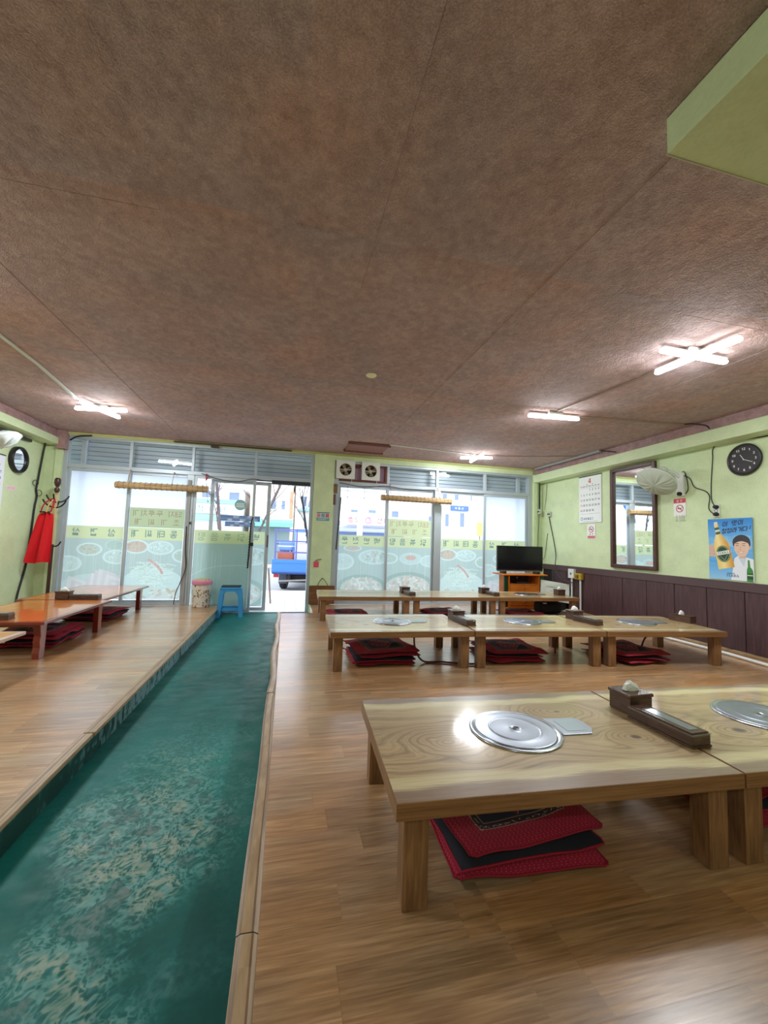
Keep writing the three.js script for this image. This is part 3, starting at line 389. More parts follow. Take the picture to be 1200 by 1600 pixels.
const burner = (() => {
  const t = thing('table_burner', '', 'burner');
  part('rim', lathe([[0.176, 0], [0.192, 0], [0.194, 0.003], [0.19, 0.0065], [0.18, 0.0065], [0.172, 0.002]], 64), M_steel, t);
  part('lid', lathe([[0.012, 0.001], [0.013, 0.009], [0.03, 0.0105], [0.034, 0.0072], [0.1, 0.0075], [0.104, 0.0102], [0.11, 0.0102], [0.114, 0.007], [0.16, 0.0065], [0.166, 0.009], [0.171, 0.006], [0.1715, 0.001]], 64), M_steelDull, t);
  const q = extrude([[0.186, -0.07], [0.32, -0.07], [0.352, -0.03], [0.352, 0.055], [0.33, 0.08], [0.18, 0.085], [0.195, 0.01]], 0.004, 0.0012).rotateX(-Math.PI / 2);
  const cp = part('control_panel', q, M_steelDull, t);
  part('panel_label', rbox(0.222, 0.318, 0.0052, 0.0064, -0.06, 0.045, 0.0005), M({ color: rgb(158, 172, 178), roughness: 0.35, metalness: 0.6 }), cp);
  return t;
})();
const BL = [[tA, -0.03, -0.005, 'nearest round steel burner plate with a square panel at its side'], [tB, -0.02, -0.01, 'round steel burner plate cut off at the right edge of the picture'], [mA, -0.02, -0.02, 'round steel burner plate on the bright white table at the free end'], [mB, 0.03, -0.02, 'round steel burner plate in the centre of the middle row'], [mC, 0.02, -0.02, 'round steel burner plate on the table with the lone tissue box'], [fC, -0.02, 0, 'round steel burner plate on the far table before the television']];
BL.forEach(([T, x, z, l], i) => { if (i) copy(burner, T.at(x, z), T.phi, l, 'burner plates set into the tables'); else { burner.position.set(...T.at(x, z)); burner.rotation.y = T.phi; tag(burner, l, 'burner', 'burner plates set into the tables'); } });

// tissue and cutlery boxes
const tuft = (() => { const g = new THREE.IcosahedronGeometry(0.034, 1), p = g.attributes.position; for (let i = 0; i < p.count; i++) { const x = p.getX(i), y = p.getY(i), z = p.getZ(i), n = 0.7 + 0.6 * vn(x * 60 + 5, z * 60 + y * 40 + 9), k = 1.25 - y * 9; p.setXYZ(i, x * n * k, Math.max(-0.004, y * n * 1.4), z * n * 0.75); } g.computeVertexNormals(); return g; })();
const tissueBox = (() => { const t = thing('tissue_box', '', 'tissue box'); part('box_body', rbox(-0.068, 0.068, 0.001, 0.078, -0.062, 0.062, 0.003, 0.3), M_walnut, t); part('lid', rbox(-0.074, 0.074, 0.078, 0.095, -0.068, 0.068, 0.006, 0.3), M_walnutTop, t); part('tissue', tuft.clone().translate(0, 0.099, 0), M_paper, t); return t; })();
const longTissue = (() => { const t = thing('tissue_box', 'small long dark tissue box alone at the wall end of the middle row', 'tissue box'); part('box_body', rbox(-0.05, 0.05, 0.001, 0.068, -0.12, 0.12, 0.003, 0.3), M_walnut, t); part('lid', rbox(-0.053, 0.053, 0.068, 0.076, -0.123, 0.123, 0.003, 0.3), M_walnutTop, t); part('tissue', tuft.clone().scale(0.85, 1, 0.85).translate(0, 0.08, -0.01), M_paper, t); return t; })();
const cutlery = (() => { const t = thing('cutlery_box', '', 'cutlery box'); part('box_body', rbox(-0.05, 0.05, 0.008, 0.05, -0.15, 0.15, 0.002, 0.3), M_walnut, t); part('foot', rbox(-0.054, 0.054, 0.001, 0.008, -0.154, 0.154, 0.002, 0.3), M_walnut, t); const l = part('lid', rbox(-0.046, 0.046, 0.05, 0.058, -0.146, 0.146, 0.003, 0.3), M_walnutTop, t); part('lid_window', rbox(-0.024, 0.024, 0.058, 0.0595, -0.1, 0.12, 0.0005), M({ color: rgb(150, 162, 168), roughness: 0.12, metalness: 0.4 }), l); part('clear_rim', [rbox(-0.053, -0.05, 0.046, 0.054, -0.153, 0.153, 0.001), rbox(0.05, 0.053, 0.046, 0.054, -0.153, 0.153, 0.001), rbox(-0.05, 0.05, 0.046, 0.054, 0.15, 0.153, 0.001)], M_clear, t); return t; })();
{ const TS = [[[1.705, 0.3455, -1.74], 0.05, 'nearest dark wooden tissue box with a white paper tuft'], [[1.81, 0.3455, -4.125], 0.06, 'dark tissue box between the bright free-end table and the centre table'], [[3.215, 0.3455, -4.045], 0.1, 'dark tissue box between the centre table and the wall-end table'], [[1.88, 0.3455, -6.315], 0.03, 'dark tissue box on the far row nearer to the entrance pillar'], [[3.235, 0.3455, -6.26], 0.04, 'dark tissue box on the far row nearer to the television'], [[4.52, 0.3455, -6.05], 0.03, 'dark box alone at the wall end of the far row'], [[-2.535, 0.3455, -5.64], 0.02, 'dark tissue box on the seam of the orange lacquered tables']];
  TS.forEach(([p, a, l], i) => i ? copy(tissueBox, p, a, l, 'dark wooden tissue boxes') : (tissueBox.position.set(...p), tissueBox.rotation.y = a, tag(tissueBox, l, 'tissue box', 'dark wooden tissue boxes')));
  const CS = [[[1.672, 0.3455, -1.512], 0.05, 'nearest long dark cutlery box with a clear-edged lid'], [[1.795, 0.3455, -3.89], 0.06, 'cutlery box on the seam at the bright free-end table'], [[3.19, 0.3455, -3.802], 0.11, 'cutlery box on the seam at the wall-end table of the middle row'], [[1.883, 0.3455, -6.07], 0.03, 'cutlery box on the far row nearer to the entrance pillar'], [[3.265, 0.3455, -6.04], 0.04, 'cutlery box on the far row nearer to the television'], [[-2.305, 0.3455, -5.63], Math.PI / 2, 'cutlery box lying crosswise on the seam of the orange tables'], [[-2.5, 0.3455, -4.35], Math.PI / 2 + 0.03, 'cutlery box cut off at the left edge of the picture']];
  CS.forEach(([p, a, l], i) => i ? copy(cutlery, p, a, l, 'dark wooden cutlery boxes') : (cutlery.position.set(...p), cutlery.rotation.y = a, tag(cutlery, l, 'cutlery box', 'dark wooden cutlery boxes')));
  longTissue.position.set(4.44, 0.3455, -3.79); longTissue.rotation.y = 0.12; }

// ------------------------------------------------------------------ orange lacquered tables on the left platform
function lacquerTable(label, xr, zn, w, len, topM, edgeM, turn = 0, inset = 0.12) {
  const t = thing('lacquered_table', label, 'table', [xr - w / 2, 0, zn - len / 2], turn);
  part('tabletop', rbox(-w / 2, w / 2, 0.317, 0.344, -len / 2, len / 2, 0.006, 0.6, true), edgeM, t);
  part('inlaid_panel', rbox(-w / 2 + 0.035, w / 2 - 0.035, 0.344, 0.3452, -len / 2 + 0.035, len / 2 - 0.035, 0.0004, 0.8, true), topM, t);
  const leg = extrude([[-0.04, 0], [0.03, 0], [0.036, 0.05], [0.026, 0.1], [0.036, 0.15], [0.026, 0.2], [0.04, 0.26], [0.05, 0.316], [-0.05, 0.316], [-0.045, 0.15]], 0.05, 0.003);
  for (const sx of [-1, 1]) for (const sz of [-1, 1]) part('leg', leg.clone().translate(0, 0.003, -0.025).rotateY(sz > 0 ? -Math.PI / 2 : Math.PI / 2).translate(sx * (w / 2 - 0.09), 0, sz * (len / 2 - inset)), edgeM, t);
  part('apron', [rbox(-w / 2 + 0.08, w / 2 - 0.08, 0.28, 0.317, -len / 2 + 0.1, -len / 2 + 0.12, 0.002), rbox(-w / 2 + 0.08, w / 2 - 0.08, 0.28, 0.317, len / 2 - 0.12, len / 2 - 0.1, 0.002)], edgeM, t);
  return t;
}
lacquerTable('glossy orange lacquered table with a dark red rim, nearer of the two', -2.01, -4.23, 0.9, 1.33, M_lacq, M_lacqRed, -0.03);
lacquerTable('glossy orange lacquered table with its end at the front window', -2.075, -5.57, 0.9, 1.55, M_lacq, M_lacqRed, -0.03);
lacquerTable('low table with pale edge peeping in at the left picture edge', -1.985, -2.52, 0.9, 1.34, M_lacq, M_pale, -0.03, 0.4);

// ------------------------------------------------------------------ floor cushions
const T_cush = canvas(512, 512, (g, W) => {
  g.fillStyle = '#a8173a'; g.fillRect(0, 0, W, W);
  for (let y = 0; y < 64; y++) for (let x = 0; x < 64; x++) { g.fillStyle = (x + y) % 2 ? '#d08a6a' : '#8e0f30'; g.fillRect(x * 8 + (y % 2) * 4, y * 8 + 2, 2.6, 2.6); }
  g.fillStyle = '#3a2632'; g.fillRect(84, 84, 344, 344); g.strokeStyle = '#c9a78a'; g.lineWidth = 3; g.strokeRect(84, 84, 344, 344); g.strokeRect(112, 112, 288, 288);
  for (let i = 0; i < 150; i++) { const s = Math.floor(i / 37.5), k = (i % 37.5) / 37.5 * 340 + 84, o = 91 + rr(-9, 9); g.fillStyle = ['#d8c3a6', '#a8787a', '#8c93a0'][i % 3]; g.beginPath(); const [x, y] = [[k, o], [k, 512 - o], [o, k], [512 - o, k]][s]; g.ellipse(x, y, rr(3, 7), rr(1.5, 3), rnd() * 3, 0, 7); g.fill(); }
  g.fillStyle = '#252b48'; g.fillRect(114, 114, 284, 284); g.fillStyle = '#8a1a38'; g.beginPath(); g.moveTo(256, 120); g.lineTo(392, 256); g.lineTo(256, 392); g.lineTo(120, 256); g.fill(); g.strokeStyle = '#c9a78a'; g.stroke();
  for (let i = 0; i < 160; i++) { const a = rnd() * 6.3, r = Math.sqrt(rnd()) * 92; g.fillStyle = ['#c9a08a', '#2a2f4e', '#d8c3a6', '#5a1a30'][i % 4]; g.beginPath(); g.ellipse(256 + Math.cos(a) * r, 256 + Math.sin(a) * r, rr(2, 8), rr(1, 4), rnd() * 3, 0, 7); g.fill(); }
});
const M_cush = M({ map: T_cush, roughness: 0.9, sheen: 0.4, sheenRoughness: 0.6, sheenColor: new THREE.Color(0.5, 0.2, 0.2) });
const M_cushBack = M({ color: rgb(34, 32, 44), roughness: 0.9 });
const M_piping = M({ color: rgb(150, 16, 44), roughness: 0.85 });
function cushionGeo(sd, S = 0.57, H = 0.036, droop = 0.024) {
  const n = 22, pos = [], uv = [], idx = [], up = [], edge = (t) => Math.pow(Math.max(0, 1 - Math.pow(Math.abs(t), 5)), 0.6);
  for (const side of [1, -1]) for (let j = 0; j <= n; j++) for (let i = 0; i <= n; i++) {
    const a = i / n * 2 - 1, b = j / n * 2 - 1, pin = 1 - 0.025 * (1 - a * a) * Math.abs(b) - 0, e = edge(a) * edge(b), bump = (vn(a * 2.4 + sd, b * 2.4 + sd * 2) - 0.5) * 0.012 * e, wave = (vn(a * 2.2 + sd * 3, b * 2.2 - sd) - 0.5) * droop * (1 - e * 0.5);
    pos.push(a * S / 2 * pin, H / 2 + side * (H / 2 * e + 0.0015) + bump + wave, b * S / 2 * (1 - 0.025 * (1 - b * b) * Math.abs(a))); uv.push(a * 0.5 + 0.5, b * 0.5 + 0.5);
  }
  const N = (n + 1) * (n + 1);
  for (let s = 0; s < 2; s++) for (let j = 0; j < n; j++) for (let i = 0; i < n; i++) { const a = s * N + j * (n + 1) + i, b = a + 1, c = a + n + 1, d = c + 1; s ? idx.push(a, b, c, b, d, c) : idx.push(a, c, b, b, c, d); }
  const ring = []; for (let i = 0; i < n; i++) ring.push(i); for (let j = 0; j < n; j++) ring.push(j * (n + 1) + n); for (let i = n; i > 0; i--) ring.push(n * (n + 1) + i); for (let j = n; j > 0; j--) ring.push(j * (n + 1));
  for (let k = 0; k < ring.length; k++) { const a = ring[k], b = ring[(k + 1) % ring.length]; idx.push(a, b, a + N, b, b + N, a + N); }
  const half = n * n * 6, g = new THREE.BufferGeometry(); g.setAttribute('position', new THREE.Float32BufferAttribute(pos, 3)); g.setAttribute('uv', new THREE.Float32BufferAttribute(uv, 2)); g.setIndex(idx); g.computeVertexNormals();
  g.addGroup(0, half, 0); g.addGroup(half, half, 1); g.addGroup(2 * half, ring.length * 6, 0);
  const P = ring.map((k) => [pos[k * 3], (pos[k * 3 + 1] + pos[(k + N) * 3 + 1]) / 2, pos[k * 3 + 2]]); P.push(P[0]);
  return { g, pipe: new THREE.TubeGeometry(new THREE.CatmullRomCurve3(P.filter((_, i) => i % 2 === 0).map(V), true), 88, 0.0042, 6, true) };
}
const CG = [1.3, 4.1, 7.7, 9.2].map((s) => cushionGeo(s));
const ORD = [['single'], ['top', 'bottom'], ['top', 'middle', 'bottom'], ['top', 'second', 'third', 'bottom']];
function cushions(x, z, n, where, turn, spread = 0.03, gap = 0.035) {
  for (let k = 0; k < n; k++) {
    const which = ORD[n - 1][n - 1 - k], t = thing('floor_cushion', which === 'single' ? 'red patterned floor cushion lying alone ' + where : which + ' red patterned cushion of the pile ' + where, 'cushion', [x + rr(-spread, spread), 0.004 + k * gap, z + rr(-spread, spread)], turn + rr(-0.12, 0.12), 'red patterned floor cushions');
    const c = CG[Math.floor(rnd() * 4)]; if (n > 2 && k === 1) { t.rotation.x = Math.PI; t.position.y += 0.036; t.position.z += 0.014; } part('cushion_cover', c.g, [M_cush, M_cushBack], t); part('piping', c.pipe, M_piping, t);
  }
}
cushions(0.89, -1.63, 3, 'under the nearest table', 0.06, 0.035); cushions(2.12, -1.66, 3, 'under the table cut off at the right', 0.1);
cushions(0.965, -3.99, 4, 'under the bright free-end table', 0.05); cushions(2.3, -3.93, 3, 'under the centre table of the middle row', 0.08); cushions(3.56, -3.72, 3, 'under the wall-end table of the middle row', 0.2, 0.05);
cushions(0.97, -6.24, 2, 'under the far table by the pillar', 0.05); cushions(2.5, -6.3, 2, 'under the far table in the centre', 0.03); cushions(3.86, -6.18, 2, 'under the far table before the television', 0.08);
cushions(-2.44, -5.0, 4, 'under the nearer orange table', -0.03); cushions(-2.44, -6.33, 3, 'under the orange table at the window', -0.03); 

// gas hoses under the middle row
const M_hose = M({ color: rgb(96, 34, 34), roughness: 0.55 });
const hose = (pts, label) => one('gas_hose', tube(pts, 0.009, 40), M_hose, label, 'hose');
hose([[1.25, 0.289, -3.85], [1.26, 0.12, -3.82], [1.32, 0.02, -3.78], [1.5, 0.011, -3.75], [1.7, 0.011, -3.66], [1.84, 0.011, -3.64]], 'dark red gas hose hanging down under the bright free-end table');
hose([[2.93, 0.289, -3.78], [2.86, 0.25, -3.8], [2.82, 0.14, -3.84], [2.86, 0.011, -3.9]], 'short dark gas hose under the centre table of the middle row');
hose([[4.02, 0.289, -3.68], [3.92, 0.23, -3.7], [3.86, 0.2, -3.72], [3.84, 0.08, -3.76], [3.9, 0.011, -3.8]], 'short dark gas hose under the wall-end table');

// ------------------------------------------------------------------ right wall
const wallR = (w, h, x = XR) => new THREE.PlaneGeometry(w, h).rotateY(-Math.PI / 2);
const xw = (d) => XR - d;
{ // calendar
  const T = canvas(330, 500, (g, W, H) => { g.fillStyle = '#eef2f2'; g.fillRect(0, 0, W, H); g.fillStyle = '#c94a50'; g.font = 'bold 76px sans-serif'; g.textAlign = 'center'; g.fillText('4', W / 2, 76); g.fillRect(W / 2 - 50, 84, 22, 6); g.fillRect(W / 2 + 30, 84, 22, 6); g.font = 'bold 16px sans-serif'; 'SUN MON TUE WED THU FRI SAT'.split(' ').forEach((d, i) => { g.fillStyle = i ? '#39424e' : '#c94a50'; g.fillText(d, 36 + i * 43, 112); }); g.fillStyle = '#8c9aa4'; g.fillRect(18, 122, W - 36, 2);
    g.font = 'bold 28px sans-serif'; for (let d = 1; d <= 30; d++) { const k = d + 2, c = k % 7, r = Math.floor(k / 7); g.fillStyle = c === 0 ? '#d0606a' : c === 6 ? '#4a6a9a' : '#30383f'; g.fillText(String(d), 36 + c * 43, 154 + r * 56); } g.fillStyle = '#8c9aa4'; g.fillRect(18, 404, W - 36, 2); g.strokeStyle = '#2c3f66'; g.lineWidth = 5; g.beginPath(); g.arc(44, 456, 15, 0, 7); g.stroke(); g.strokeStyle = '#2c3f66'; hangul(g, '새마을금고', 72, 444, 24, 30, 0.13); g.fillStyle = '#8c9aa4'; g.fillRect(60, 484, 220, 3); });
  const t = thing('wall_calendar', 'white sheet calendar with a large month number hanging beside the mirror', 'calendar', [XR, 1.995, -5.995]);
  part('page', wallR(0.53, 0.81).translate(-0.018, 0, 0), print(T, 0.7), t); part('pad', rbox(-0.016, -0.002, -0.405, 0.405, -0.265, 0.265, 0.002), M_paper, t); part('binding', rbox(-0.022, -0.002, 0.405, 0.42, -0.268, 0.268, 0.002), M_black, t);
}
const noSmoke = (style) => canvas(160, 240, (g, W, H) => { g.fillStyle = '#f0f0ee'; g.fillRect(0, 0, W, H); const cy = style ? 134 : 84; g.strokeStyle = '#b8343c'; g.lineWidth = 10; g.beginPath(); g.arc(80, cy, 46, 0, 7); g.stroke(); g.fillStyle = '#2a2a2e'; g.fillRect(48, cy - 6, 58, 12); g.strokeStyle = '#2a2a2e'; g.lineWidth = 4; g.beginPath(); g.moveTo(108, cy - 8); g.quadraticCurveTo(118, cy - 20, 106, cy - 26); g.stroke(); g.strokeStyle = '#b8343c'; g.lineWidth = 10; g.beginPath(); g.moveTo(48, cy - 33); g.lineTo(112, cy + 33); g.stroke(); if (style) { g.fillStyle = '#d03a44'; g.fillRect(0, 0, W, 60); g.strokeStyle = '#f4e4e0'; hangul(g, '금연', 36, 14, 34, 50, 0.13); } else { g.strokeStyle = '#4a4a50'; hangul(g, '금연', 40, 144, 30, 52, 0.12); g.fillStyle = '#c93a44'; g.fillRect(8, 190, 144, 42); g.fillStyle = '#f4e4e0'; g.font = 'bold 20px sans-serif'; g.fillText('No Smoking', 24, 218); } });
{ const s1 = one('no_smoking_sign', wallR(0.19, 0.25).translate(xw(0.004), 1.435, -5.98), print(noSmoke(0)), 'small white no smoking sign with red bottom band under the calendar', 'sign');
  const t = thing('no_smoking_sign', 'white no smoking sign with red heading under the wall fan', 'sign', [XR, 1.727, -4.35]); part('sign_sheet', wallR(0.17, 0.24).translate(-0.006, 0, 0), print(noSmoke(1)), t); part('sign_board', rbox(-0.005, -0.001, -0.12, 0.12, -0.085, 0.085, 0.002), M_white, t); for (const z of [-0.045, 0, 0.03, 0.06]) part('hook', [rod([-0.008, -0.1, z], [-0.008, -0.17, z], 0.002), new THREE.TorusGeometry(0.012, 0.002, 6, 12, Math.PI).rotateZ(Math.PI).rotateY(Math.PI / 2).translate(-0.008, -0.17, z)], M_steelDull, t); }
{ // mirror
  const z0 = -5.515, z1 = -4.68, y0 = 0.857, y1 = 2.427, f = 0.058, t = thing('wall_mirror', 'tall wall mirror in a dark brown wooden frame reflecting the windows', 'mirror', [XR, 0, 0]);
  part('frame', [rbox(-0.05, -0.003, y0, y1, z0, z0 + f, 0.012, 0.4), rbox(-0.05, -0.003, y0, y1, z1 - f, z1, 0.012, 0.4), rbox(-0.05, -0.003, y0, y0 + f, z0 + f * 0.9, z1 - f * 0.9, 0.012, 0.4), rbox(-0.05, -0.003, y1 - f, y1, z0 + f * 0.9, z1 - f * 0.9, 0.012, 0.4)], M({ map: T_walnut, roughness: 0.4, color: rgb(240, 215, 215) }), t);
  part('mirror_glass', box(-0.012, -0.004, y0 + f * 0.8, y1 - f * 0.8, z0 + f * 0.8, z1 - f * 0.8), M({ color: rgb(235, 240, 240), metalness: 1, roughness: 0.02 }), t);
}
{ // clock
  const t = thing('wall_clock', 'round black wall clock with white numerals and hands', 'clock', [XR - 0.002, 2.22, -3.535]); t.rotation.y = -Math.PI / 2;
  const T = canvas(256, 256, (g) => { g.fillStyle = '#332f34'; g.fillRect(0, 0, 256, 256); g.fillStyle = '#eceae6'; g.font = 'bold 30px sans-serif'; g.textAlign = 'center'; g.textBaseline = 'middle'; for (let h = 1; h <= 12; h++) { const a = h / 12 * 2 * Math.PI; g.fillText(String(h), 128 + Math.sin(a) * 98, 128 - Math.cos(a) * 98); } });
  part('case', lathe([[0, 0], [0.17, 0], [0.183, 0.01], [0.186, 0.022], [0.178, 0.034], [0.164, 0.034], [0.158, 0.024]], 56).rotateX(Math.PI / 2), M({ color: rgb(40, 36, 40), roughness: 0.35 }), t);
  part('dial', new THREE.CircleGeometry(0.16, 48).translate(0, 0, 0.024), print(T, 0.5), t);
  const hand = (a, l, w) => part('hand', rbox(-w, w, -0.012, l, 0.027, 0.029, 0.001).rotateZ(-a), M_white, t); hand((10.98 / 12) * 2 * Math.PI, 0.07, 0.0035); hand((19.2 / 60) * 2 * Math.PI, 0.102, 0.0028); part('hand_cap', new THREE.SphereGeometry(0.006, 12, 8).translate(0, 0, 0.029), M_white, t);
}
{ // beer poster
  const T = canvas(500, 720, (g, W, H) => {
    const s = g.createLinearGradient(0, 0, 0, H); s.addColorStop(0, '#2f86d6'); s.addColorStop(0.35, '#6db4ea'); s.addColorStop(0.7, '#4fa3e4'); s.addColorStop(1, '#9ccdf0'); g.fillStyle = s; g.fillRect(0, 0, W, H);
    for (let i = 0; i < 60; i++) { g.fillStyle = 'rgba(225,240,250,0.12)'; g.beginPath(); g.ellipse(rr(0, W), rr(H * 0.3, H * 0.75), rr(30, 110), rr(12, 36), 0, 0, 7); g.fill(); }
    g.fillStyle = '#e9eef4'; g.beginPath(); g.moveTo(250, H); g.lineTo(290, 470); g.quadraticCurveTo(330, 420, 380, 440); g.lineTo(W, 470); g.lineTo(W, H); g.fill(); g.fillStyle = '#cfd9e6'; g.beginPath(); g.moveTo(330, 450); g.lineTo(392, 560); g.lineTo(420, 460); g.fill();
    g.fillStyle = '#332a2c'; g.beginPath(); g.ellipse(378, 282, 98, 88, 0, 0, 7); g.fill(); g.fillStyle = '#dcb198'; g.fillRect(346, 390, 74, 72); g.beginPath(); g.ellipse(462, 340, 15, 26, 0, 0, 7); g.fill(); g.fillStyle = '#e8c3aa'; g.beginPath(); g.moveTo(296, 300); g.quadraticCurveTo(292, 400, 340, 434); g.quadraticCurveTo(378, 452, 416, 428); g.quadraticCurveTo(462, 392, 456, 296); g.quadraticCurveTo(376, 236, 296, 300); g.fill();
    g.fillStyle = '#332a2c'; g.beginPath(); g.moveTo(286, 322); g.quadraticCurveTo(276, 232, 352, 208); g.quadraticCurveTo(470, 186, 478, 300); g.lineTo(462, 334); g.quadraticCurveTo(462, 296, 440, 282); g.quadraticCurveTo(400, 276, 372, 238); g.quadraticCurveTo(352, 276, 312, 276); g.quadraticCurveTo(298, 284, 298, 322); g.fill();
    g.strokeStyle = '#3a2c2c'; g.lineWidth = 6; for (const x of [330, 402]) { g.beginPath(); g.moveTo(x - 20, 300); g.quadraticCurveTo(x, 288, x + 20, 298); g.stroke(); g.lineWidth = 5; g.beginPath(); g.arc(x, 328, 14, 3.5, 5.9); g.stroke(); } g.strokeStyle = '#c99a80'; g.beginPath(); g.moveTo(366, 330); g.lineTo(358, 366); g.lineTo(374, 370); g.stroke(); g.fillStyle = '#fbf4f0'; g.beginPath(); g.moveTo(332, 388); g.quadraticCurveTo(368, 396, 404, 380); g.quadraticCurveTo(372, 424, 332, 388); g.fill(); g.strokeStyle = '#b9786a'; g.lineWidth = 3; g.stroke();
    g.fillStyle = '#dcb49c'; for (let i = 0; i < 4; i++) { g.beginPath(); g.ellipse(36, 330 + i * 36, 58, 17, 0.12, 0, 7); g.fill(); } g.beginPath(); g.ellipse(222, 324, 20, 44, 0.5, 0, 7); g.fill();
    g.save(); g.translate(150, 330); g.rotate(-0.2); const b = g.createLinearGradient(-80, 0, 80, 0); b.addColorStop(0, '#f0cf72'); b.addColorStop(0.4, '#f7e2a0'); b.addColorStop(1, '#d99a30'); g.fillStyle = b; g.beginPath(); g.moveTo(-22, -285); g.lineTo(22, -285); g.lineTo(30, -150); g.quadraticCurveTo(84, -60, 88, 20); g.lineTo(92, 262); g.lineTo(-92, 262); g.lineTo(-88, 20); g.quadraticCurveTo(-84, -60, -30, -150); g.fill(); g.fillStyle = '#e8e2d0'; g.fillRect(-20, -300, 40, 30); g.fillStyle = '#2b5a34'; g.fillRect(-27, -232, 54, 84); g.fillStyle = '#d7dccb'; g.fillRect(-27, -204, 54, 26);
    g.fillStyle = '#1f4a2c'; g.beginPath(); g.ellipse(0, 90, 78, 98, 0, 0, 7); g.fill(); g.strokeStyle = '#d8dcb8'; g.lineWidth = 4; g.beginPath(); g.ellipse(0, 90, 68, 88, 0, 0, 7); g.stroke(); g.fillStyle = '#f4f4ee'; g.fillRect(-74, 56, 148, 42); g.fillStyle = '#274a30'; g.font = 'bold 38px serif'; g.textAlign = 'center'; g.fillText('TERRA', 0, 91); g.strokeStyle = '#b9c49a'; g.beginPath(); g.moveTo(-44, 108); g.lineTo(0, 164); g.lineTo(44, 108); g.stroke(); g.restore();
    g.fillStyle = '#3f8a3a'; g.beginPath(); g.moveTo(436, 480); g.lineTo(456, 480); g.lineTo(460, 560); g.quadraticCurveTo(490, 580, 490, 620); g.lineTo(490, H); g.lineTo(420, H); g.lineTo(420, 620); g.quadraticCurveTo(420, 580, 434, 560); g.fill(); g.fillStyle = '#1f4a2c'; g.fillRect(420, 630, 70, 66); g.fillStyle = '#b9d49a'; g.fillRect(424, 644, 62, 14);
    g.strokeStyle = '#1d2a44'; g.save(); g.transform(1, -0.1, -0.16, 1, 30, 40); hangul(g, '이 맛이', 150, 12, 62, 68, 0.16); hangul(g, '청정라거다!', 152, 96, 58, 58, 0.16); g.restore();
    g.fillStyle = '#2c3a50'; g.font = 'bold 40px serif'; g.textAlign = 'left'; g.fillText('TERRA', 196, 682); g.fillRect(206, 638, 84, 7); });
  const geo = new THREE.PlaneGeometry(0.5, 0.722, 12, 12), p = geo.attributes.position; for (let i = 0; i < p.count; i++) p.setZ(i, 0.006 + 0.01 * Math.pow(Math.max(0, p.getX(i) / 0.25), 3) + 0.004 * Math.sin(p.getY(i) * 9 + p.getX(i) * 5) + 0.004);
  geo.computeVertexNormals(); const mp = print(T, 0.32); mp.side = THREE.DoubleSide; const o = one('poster', geo.rotateY(-Math.PI / 2), mp, 'bright blue beer poster of a smiling dark-haired man with a bottle', 'poster'); o.position.set(XR, 1.187, -3.725);
}
{ // outlet under the clock
  const t = thing('wall_outlet', 'white wall socket with two black plugs above the beer poster', 'socket', [XR, 1.65, -3.866]); part('plate', rbox(-0.02, -0.001, -0.082, 0.082, -0.036, 0.036, 0.008), M_white, t); for (const y of [0.045, -0.045]) part('plug', lathe([[0, 0.045], [0.02, 0.045], [0.024, 0.03], [0.024, 0]], 20).rotateZ(Math.PI / 2).translate(-0.02, y, 0.012), M_black, t); part('socket_hole', new THREE.TorusGeometry(0.018, 0.003, 8, 20).rotateY(Math.PI / 2).translate(-0.021, 0.0, 0), M_aluDark, t);
  const c = (pts, l, m = M_cable, r = 0.0055) => one('cable', tube(pts, r, 48, 7), m, l, 'cable');
  c([[5.094, 2.435, -2.6], [5.094, 2.44, -3.3], [5.094, 2.446, -3.88], [5.093, 2.3, -3.9], [5.093, 1.9, -3.93], [5.085, 1.78, -3.92], [5.06, 1.695, -3.86]], 'thin black cable dropping from the beam to the wall socket'); c([[5.05, 2.17, -4.3], [5.09, 2.1, -4.2], [5.09, 1.98, -4.14], [5.09, 1.9, -3.99], [5.09, 1.84, -3.95], [5.09, 1.68, -3.96], [5.075, 1.62, -3.9], [5.06, 1.606, -3.86]], 'thin black fan cord looping across the wall to the socket');
  c([[5.05, 2.16, -4.31], [5.08, 2.2, -4.27], [5.09, 2.05, -4.23], [5.09, 1.94, -4.23], [5.085, 1.9, -4.26]], 'loose end of black cord beside the wall fan base');
}
